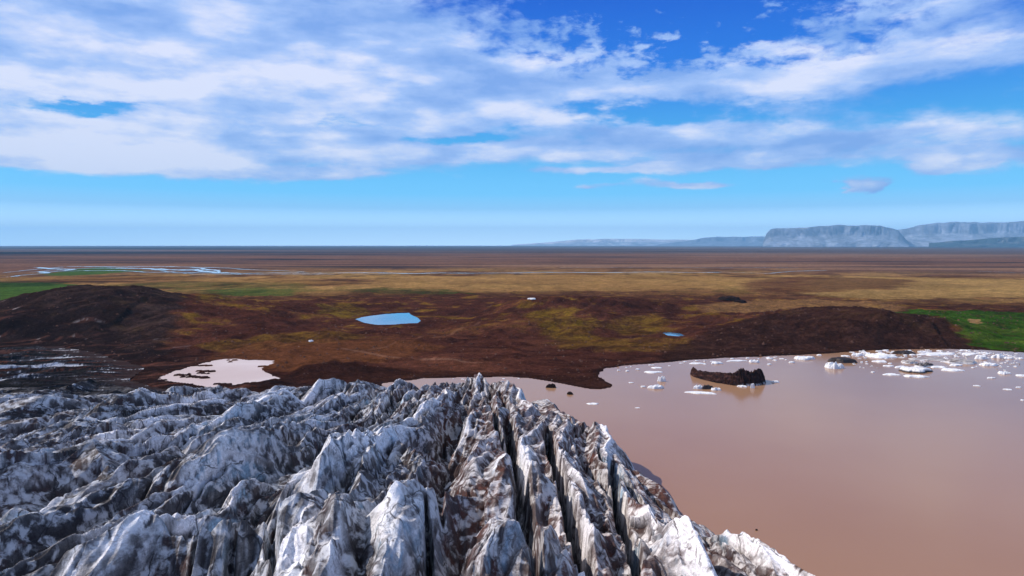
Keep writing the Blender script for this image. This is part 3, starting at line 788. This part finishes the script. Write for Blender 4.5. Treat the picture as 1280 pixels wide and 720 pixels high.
    # wide ash / silt bands
    bd = sstep(n1 + .45 * n2 + .3 * n4 + .25 * fbm(s / 30, t / 120, 2, 501), -.02, .26)
    bandc = lerp3(np.broadcast_to(C(.035, .028, .030), sh), C(.085, .032, .022), np.clip(warm * .9 + .6 * n4 + .1, 0, 1))
    col = lerp3(col, bandc, bd * (.30 + .68 * sstep(n4 + n3, -.3, .4)))
    # toward the margins on the left the ice disappears under debris
    deb = sstep(y + 30 * fbm(x / 50, y / 22, 4, 511), 290, 365) * sstep(-x, 40, 110)
    st = fbm((x * .9 + y * .4) / 70, (y * .9 - x * .5) / 6, 4, 515)
    dcol = lerp3(np.broadcast_to(C(.009, .006, .006), sh), C(.052, .052, .064), sstep(st + .5 * n2 + .4 * n3, .16, .42))
    dcol = lerp3(dcol, C(.085, .032, .021), sstep(-st + .4 * n3, .06, .30) * sstep(y + 20 * n2, 360, 440))
    dcol = lerp3(dcol, C(.024, .012, .010), (1 - sstep(dg + 10 * n2, 2, 22)) * .85)
    dcol = lerp3(dcol, C(.55, .57, .62), sstep(st + .45 * n2 + .3 * n3, .40, .50) * .9)
    col = lerp3(col, dcol, deb * .985)
    # waterline
    col = lerp3(col, C(.12, .075, .06), (1 - sstep(z, .2, 1.6)) * .6 * (1 - deb))
    col *= (1 + .16 * n3)[..., None]
    col = np.clip(col, .01, .9)
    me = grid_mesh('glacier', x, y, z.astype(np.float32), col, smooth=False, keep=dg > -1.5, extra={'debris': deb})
    m = glacier_mat()
    return link('glacier', me, m, label='crevassed grey and white glacier tongue streaked with dark grit beside the brown lake', category='glacier'), (x, y, z)
# (u, v, surface height) of the plainest crevasses; half width, depth
CREV = [([(765, 565, 18), (768, 590, 20), (775, 620, 21), (780, 650, 22), (792, 690, 23), (800, 740, 23)], 1.7, 16),
        ([(684, 530, 19), (688, 560, 20), (698, 590, 21), (708, 630, 23), (722, 670, 25), (735, 730, 27)], 1.9, 16),
        ([(634, 520, 19), (640, 560, 20), (648, 600, 22), (655, 650, 24), (660, 730, 27)], 2.6, 14),
        ([(536, 740, 28), (537, 690, 27), (532, 650, 26)], 1.0, 10),
        ([(612, 500, 17), (620, 530, 19), (630, 560, 20)], 1.2, 7)]
# (u, v, surface height) along the plainest crests (+) and hollows (-); height, width towards the camera, width behind
CRESTS = [([(95, 722, 26), (150, 700, 27), (195, 686, 27), (250, 696, 27), (300, 690, 27), (370, 672, 27), (405, 650, 27)], 4.5, 5.5, 5.5),
          ([(0, 702, 24), (60, 668, 24), (125, 634, 24), (190, 622, 24), (255, 600, 24), (330, 572, 22)], 4.5, 7, 9),
          ([(10, 600, 21), (60, 580, 21), (110, 572, 21), (135, 590, 21)], 4, 10, 12),
          ([(488, 668, 28), (500, 652, 28), (548, 632, 28), (600, 615, 27), (634, 600, 26)], 6.5, 12, 7),
          ([(430, 575, 22), (400, 620, 24), (385, 650, 25)], 5, 4, 4),
          ([(470, 575, 22), (452, 600, 24), (440, 640, 26), (420, 700, 28)], 4, 4, 4),
          ([(500, 560, 20), (540, 575, 21)], 3.5, 7, 5),
          ([(0, 506, 9), (60, 492, 9), (120, 474, 7), (180, 478, 8)], 3.5, 7, 8),
          ([(0, 530, 13), (80, 512, 13), (150, 497, 12), (215, 492, 11)], 3.0, 7, 8),
          ([(0, 560, 16), (90, 545, 17), (150, 520, 16), (240, 495, 13), (330, 490, 12)], 4.0, 8, 10),
          ([(240, 560, 19), (300, 530, 18), (370, 500, 16), (430, 483, 15)], 4.0, 8, 8),
          ([(249, 497, 6), (262, 497, 6)], 6.5, 4.5, 4.5),
          ([(590, 478, 17), (615, 484, 18), (640, 490, 18)], 3.0, 5, 6),
          ([(250, 668, 25), (320, 650, 25), (380, 628, 24)], -6.5, 9, 9),
          ([(520, 628, 25), (545, 590, 22), (560, 550, 20), (566, 520, 18)], -6.5, 9, 9),
          ([(60, 620, 22), (180, 590, 21), (260, 575, 20)], -4, 9, 9),
          ([(330, 600, 22), (400, 560, 20), (470, 520, 18)], -3.5, 8, 8),
          ([(180, 540, 16), (300, 510, 15), (420, 500, 14)], -3, 10, 10)]
glacier_obj, GRID = glacier()

# ------------------------------------------------------------------ icebergs, floes, rocks
def ice_mat(name, rough=.5):
    return surf_mat(name, rough, .3, ((.9, .12),), ((.8, .35), (3.0, .1)))
floe_m = ice_mat('floe_ice')
rock_m = surf_mat('dark_rock', 1.0, .03, ((.8, .3),), ((.7, .5), (3.0, .2)))
PAL = {'white': ((.80, .80, .80), (.66, .68, .70), (.80, .81, .82)), 'grey': ((.40, .37, .35), (.16, .13, .12), (.62, .62, .62)),
       'dark': ((.030, .018, .014), (.012, .009, .009), (.05, .03, .025)), 'dirty': ((.035, .022, .018), (.5, .48, .46), (.75, .75, .75)),
       'capped': ((.80, .79, .78), (.70, .70, .70), (.022, .013, .011)), 'rock': ((.026, .014, .011), (.012, .008, .008), (.02, .012, .01))}
def floe_mesh(name, w, dep, h, seed, style, lump=0.4):
    """an irregular block of ice afloat: ragged outline, stepped top, wet foot under the waterline"""
    r_ = np.random.RandomState(seed); n = 34; rings = [(1.06, -.35), (1.0, -.05), (.97, .25), (.90, .62), (.78, .86), (.6, .95), (.42, 1.0), (.22, 1.0)]
    a = np.linspace(0, 2 * np.pi, n, endpoint=False)
    rad = 1 + .22 * np.sin(2 * a + r_.rand() * 6) * r_.rand() + .20 * np.sin(3 * a + r_.rand() * 6) * r_.rand() + .12 * np.sin(5 * a + r_.rand() * 6) + .03 * r_.randn(n)
    vs, cs = [], []; P = PAL[style]; ox, oy = r_.rand(2) * 99
    rot = r_.uniform(-.25, .25)
    for k, (f, hz) in enumerate(rings):
        px = np.cos(a) * rad * f; py = np.sin(a) * rad * f
        nz = fbm(px * 1.6 + ox, py * 1.6 + oy, 3, seed % 50)
        pk = np.clip(1 + lump * 1.5 * nz + lump * (r_.rand() - .5) * .3, .3, 1.5)
        z = np.where(hz > .05, h * hz * pk, hz * min(h, 1.2))
        X = px * w / 2; Y = py * dep / 2
        for i in range(n):
            vs.append((X[i] * math.cos(rot) - Y[i] * math.sin(rot), X[i] * math.sin(rot) + Y[i] * math.cos(rot), float(z[i])))
            q = nz[i] + .35 * r_.randn()
            c = P[2] if hz < .5 else (P[0] if q > -.25 else P[1])
            cs.append(c)
    vs.append((0, 0, h * (1 + .4 * lump * (r_.rand() - .3)))); cs.append(P[0])
    fs = []
    for k in range(len(rings) - 1):
        for i in range(n):
            j = (i + 1) % n; fs.append((k * n + i, k * n + j, k * n + n + j, k * n + n + i))
    b0 = (len(rings) - 1) * n
    for i in range(n): fs.append((b0 + i, b0 + (i + 1) % n, len(vs) - 1))
    me = bpy.data.meshes.new(name); me.from_pydata(vs, [], fs)
    at = me.attributes.new('Col', 'FLOAT_COLOR', 'POINT')
    at.data.foreach_set('color', np.array([(*c, 1) for c in cs], np.float32).reshape(-1))
    return me
_seed = [100]
def floe(name, u, v, wp, hp, style, label, cat, group=None, lump=.4, z0=0.0, hk=1.0):
    _seed[0] += 1
    x, y = at_z(u, v + hp * .25, z0); px = y / F
    w = wp * px; tot = hp * px
    dep = min(w * .62, tot * 3.0) if style != 'rock' else w * .6
    dep = max(dep, .5 * min(w, tot * 2))
    h = max(tot - dep * .17, tot * .38, .2) * hk
    me = floe_mesh(name, w, dep, h, _seed[0], style, lump)
    o = link(name, me, rock_m if style in ('rock',) else floe_m)
    o.location = (x, y, z0 - .03)
    o['label'] = label; o['category'] = cat
    if group: o['group'] = group
    return o

def dark_iceberg():
    """the long black berg: a thin horn at one end, a low saddle and a broad peaked block at the other"""
    spine = [(864, 467.5, 3.4, .9), (866.5, 469.0, 5.6, 1.7), (871, 471.0, 4.4, 2.6), (881, 473.5, 4.9, 3.6), (890, 475.5, 5.3, 4.4), (900, 477.5, 5.9, 4.8), (910, 479, 6.2, 5.0), (917, 480, 6.6, 5.0),
             (921, 480.5, 8.0, 5.0), (925.5, 480.5, 10.0, 5.2), (930, 480.5, 9.0, 5.2), (936, 480.5, 7.9, 5.2), (942, 480, 8.0, 5.0), (947, 479, 8.6, 4.6), (950.5, 477.5, 8.0, 3.8), (952, 476, 6.4, 2.6), (954, 475, 3.0, 1.2)]
    pts = [(*at_z(u, v), h, w) for u, v, h, w in spine]
    k = np.linspace(0, len(pts) - 1, 150); A = np.array(pts)
    C = np.stack([np.interp(k, range(len(pts)), A[:, i]) for i in range(4)], 1)
    tx = np.gradient(C[:, 0]); ty = np.gradient(C[:, 1]); L = np.hypot(tx, ty); tx /= L; ty /= L
    nx, ny = ty, -tx                                           # towards the camera side
    m = 30; q = np.linspace(-1, 1, m)
    prof = np.clip(1 - np.abs(q - (-.15)) ** 2.2 * 1.0, 0, 1) * (1 - .25 * np.abs(q))
    X = np.zeros((m, 150), np.float32); Y = X.copy(); Z = X.copy()
    ss_ = np.arange(150) / 7.0
    for j in range(m):
        nz = ridged(ss_ * 1.5 + j * .07, ss_ * 0 + q[j] * 1.5, 3, 601) - .55
        fn = fbm(ss_ * 2.2, ss_ * 0 + q[j] * 4, 3, 607)
        X[j] = C[:, 0] + nx * q[j] * C[:, 3] * (1 + .25 * fn); Y[j] = C[:, 1] + ny * q[j] * C[:, 3] * (1 + .25 * fn)
        Z[j] = C[:, 2] * prof[j] * (1 + .22 * nz + .12 * fn) - .4
    r = np.array([(.028, .014, .012)], np.float32); col = np.repeat(r, m * 150, 0).reshape(m, 150, 3)
    n = fbm(X / 3, Z / 1.6 + Y * .1, 4, 611)
    col = lerp3(col, np.array((.075, .036, .030), np.float32), sstep(n, .0, .4) * .8)
    col = lerp3(col, np.array((.012, .009, .010), np.float32), sstep(-n, .05, .35) * .8)
    foot = (1 - sstep(Z, .2, .9)) * sstep(X, np.float32(at_z(915, 480)[0]), np.float32(at_z(930, 480)[0])) * sstep(fbm(X / 2, Y / 2, 2, 615), -.1, .1)
    col = lerp3(col, np.array((.62, .60, .60), np.float32), foot)
    me = grid_mesh('iceberg', X, Y, Z, col, smooth=False)
    link('iceberg', me, rock_m, label='long black ash-covered iceberg with a thin horn and a peaked block at opposite ends', category='iceberg')
dark_iceberg()

G1 = 'ice floes scattered on the lake'
for a in [
    (1052, 450, 32, 9, 'dark', 'low flat dark brown iceberg just behind a small white lumpy one', 'iceberg', .35),
    (1042.5, 457.5, 21, 10, 'white', 'white ice floe with a raised knob in front of the flat dark brown iceberg', 'ice floe', .9),
    (1145, 462, 38, 9, 'capped', 'long iceberg with black underside and bright white snowy top', 'iceberg', .3),
    (1201, 451.5, 36, 8, 'grey', 'grit-streaked grey iceberg, the longest grey one in the pack ice', 'iceberg', .5),
    (1130, 440.5, 26, 6, 'dark', 'narrow dark brown iceberg among the white ice against the far bank', 'iceberg', .5),
    (1155, 456.5, 24, 6, 'dirty', 'speckled dark and white iceberg just behind the black-bottomed snowy one', 'iceberg', .8),
    (884, 484.5, 13, 6, 'dark', 'small black ice block resting between two white floes in front of the long black iceberg', 'ice block', .5),
    (872.5, 484.0, 12, 6.5, 'white', 'small rounded white floe at the left side of the small black ice block', 'ice floe', .5),
    (876, 490.3, 38, 4, 'white', 'long thin white floe lying in front of the small black ice block', 'ice floe', .3),
    (895, 486.3, 11, 5, 'white', 'stubby white floe with a dark streak, right of the small black ice block', 'ice floe', .6),
    (940.5, 483.5, 5, 6, 'white', 'small upright white ice lump against the peaked foot of the black iceberg', 'ice lump', .5),
    (928, 482.5, 11, 3.4, 'white', 'thin pale ice shelf at the foot of the black iceberg peak', 'ice floe', .3),
    (741, 504.2, 15, 3, 'white', 'flat white floe alone in open water, nearest to the glacier edge', 'ice floe', .3),
    (820, 483.5, 17, 7, 'white', 'oblong tilted white floe standing clear between the headland and the black iceberg', 'ice floe', .5),
    (827, 475, 9, 6, 'white', 'small bluish white ice lump just behind the oblong tilted floe', 'ice lump', .9),
    (804, 483.2, 6, 3, 'white', 'tiny white floe left of the oblong tilted floe', 'ice floe', .3),
    (789, 478.2, 6, 2, 'white', 'tiny pale floe off the tip of the headland', 'ice floe', .3),
    (816, 464.6, 24, 3.5, 'white', 'long narrow white floe in the cove behind the headland', 'ice floe', .3),
    (784, 463.6, 5, 2.5, 'white', 'tiny white floe in the inner corner of the cove', 'ice floe', .3),
    (797, 461.4, 6, 2.5, 'white', 'small white floe near the cove shore, left of the long narrow one', 'ice floe', .4),
    (821, 459.3, 13, 2.8, 'white', 'slim white floe close to the cove shore, behind the long narrow one', 'ice floe', .3),
    (871, 453.8, 17, 3.2, 'white', 'flat white floe by the shore behind the horn of the black iceberg', 'ice floe', .3),
    (896, 453.2, 14, 4.5, 'white', 'chunky white floe by the shore behind the middle of the black iceberg', 'ice floe', .5),
    (921, 450.5, 23, 3, 'white', 'long white floe strip by the shore behind the peak of the black iceberg', 'ice floe', .3),
    (942.5, 451.5, 12, 5, 'white', 'knobbly white floe by the shore just beyond the peaked end of the black iceberg', 'ice floe', .8),
    (969, 477, 10, 3.5, 'white', 'small pointed white floe alone to the right of the black iceberg', 'ice floe', .8),
    (1005, 447, 24, 7, 'white', 'broad bright white floe standing alone near the dark bank', 'ice floe', .4),
    (989.5, 452.7, 7, 3, 'white', 'small white floe just left of the broad bright one', 'ice floe', .4),
    (1024, 443.6, 6, 2.5, 'white', 'tiny white floe by the dark bank between the broad bright one and the pack', 'ice floe', .3),
    (1072, 443, 14, 5, 'white', 'white hummocky floe at the left end of the pack ice', 'ice floe', .8),
    (1100, 444, 36, 8, 'white', 'wide white floe at the left side of the pack ice, piled with lumps', 'ice floe', .6),
    (1100, 451.3, 17, 4, 'white', 'mid-sized white floe in front of the wide lumpy one', 'ice floe', .4),
    (1110, 457, 13, 3, 'white', 'flat white floe between the mid-sized floe and the open lake', 'ice floe', .3),
    (1114, 467.5, 20, 3.8, 'white', 'wedge-shaped white floe left of the black-bottomed snowy iceberg', 'ice floe', .3),
    (1091, 465, 5, 2.2, 'white', 'tiny white floe left of the wedge-shaped floe', 'ice floe', .3),
    (1145, 469.8, 29, 4.6, 'white', 'jagged white floe directly in front of the black-bottomed snowy iceberg', 'ice floe', .6),
    (1127, 458.3, 18, 4, 'white', 'low white floe to the left behind the black-bottomed snowy iceberg', 'ice floe', .4),
    (1136, 452, 20, 6, 'grey', 'grey-streaked floe behind the low white one in the pack ice', 'ice floe', .6),
    (1163, 447.3, 42, 7, 'grey', 'broad mottled grey and white raft in the middle of the pack ice', 'ice raft', .5),
    (1172, 441.3, 54, 6, 'white', 'largest white ice raft, pressed against the far bank', 'ice raft', .4),
    (1212, 441.2, 20, 4.6, 'white', 'white raft by the far bank at the right end of the largest one', 'ice raft', .4),
    (1173, 458.2, 19, 4, 'white', 'white floe to the right of the speckled iceberg', 'ice floe', .4),
    (1190.5, 461.6, 26, 5.2, 'white', 'smooth white plate of ice with a dark waterline right of the black-bottomed iceberg', 'ice floe', .2),
    (1195, 456, 14, 4, 'white', 'white floe in front of the long grey iceberg', 'ice floe', .4),
    (1226, 447, 14, 6.5, 'white', 'peaked white floe behind the right end of the long grey iceberg', 'ice floe', .9),
    (1236, 455.3, 19, 6, 'white', 'white wedge of ice at the right end of the long grey iceberg', 'ice floe', .5),
    (1248.5, 445.5, 16, 7, 'white', 'lumpy white floe by the shore below the end of the green flat', 'ice floe', .7),
    (1261, 447.2, 11, 4, 'white', 'white floe by the shore right of the lumpy one', 'ice floe', .5),
    (1231, 440.7, 8, 2.5, 'white', 'thin white floe touching the shore right of the rafts', 'ice floe', .3),
    (1275, 447.7, 9, 3, 'white', 'white floe by the shore at the very right edge of the picture', 'ice floe', .4),
    (1255, 466, 14, 5, 'white', 'loose white floe with ragged top, right of and nearer than the grey iceberg', 'ice floe', .8),
    (1277, 469, 14, 4, 'white', 'long white floe cut by the right edge of the picture', 'ice floe', .4),
    (1239, 472, 10, 3, 'white', 'small flat white floe left of and nearer than the loose ragged one', 'ice floe', .3),
    (1221, 482, 7, 2.4, 'white', 'small pale floe in open water, nearer than the small flat one', 'ice floe', .3),
    (1260, 486.5, 10, 2.4, 'white', 'pale slushy floe near the right edge, nearer than the pack ice', 'ice floe', .3),
    (1273, 484, 6, 2.4, 'white', 'pale crumb of ice at the far right, just behind the slushy floe', 'ice floe', .5),
    (1278, 500, 5, 2, 'white', 'lone white crumb of ice at the right edge, the one nearest the camera there', 'ice floe', .4),
    (797, 509.5, 6, 1.6, 'white', 'barely visible pale ice crumb below the oblong tilted floe in open water', 'ice floe', .3),
    (962.5, 448, 8, 3, 'white', 'small white floe by the shore left of the broad bright one', 'ice floe', .4),
    (961.5, 455.3, 5, 2.6, 'white', 'tiny white floe a little out from the shore beyond the black iceberg', 'ice floe', .4),
    (1056, 444.6, 10, 2.6, 'white', 'thin white floe behind the low flat dark iceberg', 'ice floe', .3),
]:
    u, v, w, h, st, lab, cat, lump = a
    nm = {'iceberg': 'iceberg', 'ice floe': 'ice_floe', 'ice block': 'ice_block', 'ice lump': 'ice_lump', 'ice raft': 'ice_raft'}[cat]
    floe(nm, u, v, w, h, st, lab, cat, {'iceberg': 'icebergs in the pack ice'}.get(cat, G1), lump, hk={'ice raft': .45, 'ice floe': .7}.get(cat, .9))
for u, v, w, h, lab in [(689.5, 483.2, 11, 5, 'dark angular rock standing in the water, larger of two near the gravel spit'),
                        (712.5, 492, 8, 3.6, 'small rounded dark rock standing in the water, smaller of two near the gravel spit'),
                        (945.5, 662.5, 2.6, 2.0, 'tiny dark stone showing alone in the near brown water')]:
    floe('lake_rock', u, v, w, h, 'rock', lab, 'rock', 'rocks standing in the lake', .6)
NEAR = [(1145, 463, 'the black-bottomed snowy iceberg'), (1201, 452, 'the long grey iceberg'), (1100, 444, 'the wide lumpy left floe of the pack'), (1163, 447, 'the mottled grey raft'),
        (1172, 440, 'the largest white raft'), (1236, 455, 'the white wedge by the grey iceberg'), (1248, 445, 'the lumpy floe below the green flat'), (1272, 447, 'the far right end of the shore'),
        (1110, 457, 'the flat floe at the pack edge'), (1072, 443, 'the hummocky left end floe'), (1190, 461, 'the smooth white plate'), (1255, 466, 'the loose ragged floe'), (1130, 441, 'the narrow dark iceberg'),
        (1155, 456, 'the speckled iceberg'), (1212, 441, 'the right raft by the far bank')]
rr = random.Random(5)
for i in range(190):
    t = rr.random()
    u = 1060 + 215 * t ** .8; v = 439.5 + (rr.random() ** 1.4) * 21 + max(0, (u - 1200) / 80) * 3
    w = rr.choice([1, 1, 1.6]) * rr.uniform(1.5, 4.5)
    floe('ice_fragment', u, v, w, rr.uniform(.7, 1.7), rr.choice(['white', 'white', 'white', 'grey']),
         'loose ice fragment closest to ' + min(NEAR, key=lambda q: math.hypot((q[0] - u) * .3, q[1] - v))[2], 'ice fragment', 'loose fragments in the pack ice', .5)
for i in range(60):
    floe('ice_fragment', (u := rr.uniform(1068, 1240)), v := 437.6 + rr.random() * 7, rr.uniform(3, 9), rr.uniform(1.0, 2.0), 'white',
         'slab fragment in dense ice near ' + min(NEAR, key=lambda q: math.hypot((q[0] - u) * .3, q[1] - v))[2], 'ice fragment', 'slabs in the dense pack ice', .4)
for i in range(26):
    u = rr.uniform(765, 985); v = float(np.interp(u, [760, 800, 860, 905, 950, 1000], [461.5, 457, 451.5, 449, 447, 445])) + rr.random() ** 2 * 5
    floe('ice_fragment', u, v, rr.uniform(2, 6), rr.uniform(.9, 1.8), 'white',
         'tiny white ice fragment stranded along the shoreline behind the black iceberg', 'ice fragment', 'fragments along the shoreline', .4)
for i in range(12):
    floe('ice_fragment', rr.uniform(565, 690), 473 + rr.random() * 2.5, rr.uniform(2, 6), rr.uniform(.8, 1.3), 'white',
         'tiny pale ice fragment along the shore just behind the glacier summit', 'ice fragment', 'fragments behind the glacier', .3)

# boulders and snow on land
def on_ground(u, v):
    """where the view ray meets the terrain"""
    x0, y0, w0 = ray(u, v)
    ds = np.linspace(380, 3000, 5000); X = x0 / y0 * ds; Z = H + w0 / y0 * ds
    g = ground_height(X.astype(np.float32), ds.astype(np.float32))[0]
    k = int(np.argmax(Z < g)) or len(ds) - 1
    return float(X[k]), float(ds[k]), float(g[k])
def lump_on_ground(name, u, v, wp, hp, style, label, cat, group=None, lump=.6):
    _seed[0] += 1
    x, y, z = on_ground(u, v); px = y / F
    o = link(name, floe_mesh(name, wp * px, wp * px * .7, hp * px, _seed[0], style, lump), rock_m if style == 'rock' else floe_m, label=label, category=cat)
    o.location = (x, y, z - .1)
    if group: o['group'] = group
for a in [('snow_patch', 388.5, 426.5, 6, 1.4, 'white', 'small white snow patch in the rusty hollow between the pond and the white pool', 'snow patch'),
          ('snow_patch', 665, 373.5, 10, 1.1, 'white', 'white snow patch on the crest of the middle moraine ridge', 'snow patch'),
          ('rock_outcrop', 912, 374, 25, 3.2, 'rock', 'jagged dark rock outcrop standing up from the tan plain behind the lake bank', 'outcrop'),
          ('rock_outcrop', 925, 378, 15, 2.6, 'rock', 'small low dark outcrop in front of the jagged one', 'outcrop'),
          ('ice_pinnacle', 256, 494, 20, 28, 'white', 'pointed bluish white ice pinnacle standing up before the milky pool', 'ice pinnacle')][:4]:
    lump_on_ground(*a)

# ------------------------------------------------------------------ air
def haze():
    S = 61500.0; z0, z1 = -6.0, 1600.0
    vs = [(x, y, z) for z in (z0, z1) for x, y in ((-S, -S), (S, -S), (S, S), (-S, S))]
    fs = [(3, 2, 1, 0), (4, 5, 6, 7), (0, 1, 5, 4), (1, 2, 6, 5), (2, 3, 7, 6), (3, 0, 4, 7)]
    me = bpy.data.meshes.new('haze'); me.from_pydata(vs, [], fs)
    m = bpy.data.materials.new('haze'); m.use_nodes = True
    N = NT(m.node_tree); N.n.clear()
    o = N.node('ShaderNodeOutputMaterial'); p = N.node('ShaderNodeVolumePrincipled')
    p.inputs['Color'].default_value = (.30, .65, 1.0, 1); p.inputs['Density'].default_value = HAZE_DENSITY
    N.l.new(p.outputs[0], o.inputs['Volume'])
    link('haze', me, m, kind='stuff')
HAZE_DENSITY = 2.8e-5
haze()

def rubble(name, n, box, size, seed, col, lab, keepf):
    """stones strewn over the ground: far too many to count, one object"""
    r_ = np.random.RandomState(seed)
    X = r_.uniform(box[0], box[1], n).astype(np.float32); Y = r_.uniform(box[2], box[3], n).astype(np.float32)
    z, dl, hz, dg = ground_height(X, Y)
    dens = fbm(X / 30, Y / 18, 3, 701)
    k = (dl > 1.0) & (dg > 1) & (dens > -.15) & keepf(X, Y)
    for P in (POND, POND2, MELT): k &= sdist(X, Y, P) > 2
    X, Y, z = X[k], Y[k], z[k]; n = len(X)
    base = np.array([(1, 0, 0), (.3, .95, 0), (-.8, .6, 0), (-.8, -.6, 0), (.3, -.95, 0), (.5, .2, .75), (-.35, .3, .9), (-.1, -.5, .7)], np.float32)
    F_ = [(0, 1, 5), (1, 6, 5), (1, 2, 6), (2, 3, 6), (3, 7, 6), (3, 4, 7), (4, 0, 5), (4, 5, 7), (5, 6, 7)]
    sz = size[0] + (size[1] - size[0]) * r_.rand(n) ** 5
    V = base[None] * sz[:, None, None] * r_.uniform(.7, 1.3, (n, 8, 3)); a = r_.rand(n) * 6.28
    c, s_ = np.cos(a)[:, None], np.sin(a)[:, None]
    W = np.stack([V[..., 0] * c - V[..., 1] * s_ + X[:, None], V[..., 0] * s_ + V[..., 1] * c + Y[:, None], V[..., 2] + z[:, None] - .12 * sz[:, None]], -1)
    f = (np.array(F_)[None] + (np.arange(n) * 8)[:, None, None]).reshape(-1)
    me = bpy.data.meshes.new(name); me.vertices.add(n * 8); me.vertices.foreach_set('co', W.reshape(-1).astype(np.float32))
    me.loops.add(len(f)); me.loops.foreach_set('vertex_index', f.astype(np.int32))
    me.polygons.add(len(f) // 3); me.polygons.foreach_set('loop_start', np.arange(0, len(f), 3, dtype=np.int32)); me.polygons.foreach_set('loop_total', np.full(len(f) // 3, 3, np.int32))
    me.update(calc_edges=True)
    link(name, me, surf_mat(name, 1.0, 0.0, ((.15, .5),), base=col), kind='stuff')
rubble('moraine_stones', 10000, (-480, 620, 400, 820), (.25, 1.4), 3, (.075, .040, .030), '', lambda x, y: y > 0)
rubble('pale_stones', 900, (-300, 620, 410, 900), (.25, .9), 4, (.16, .11, .09), '', lambda x, y: fbm(x / 60, y / 30, 2, 705) > .1)
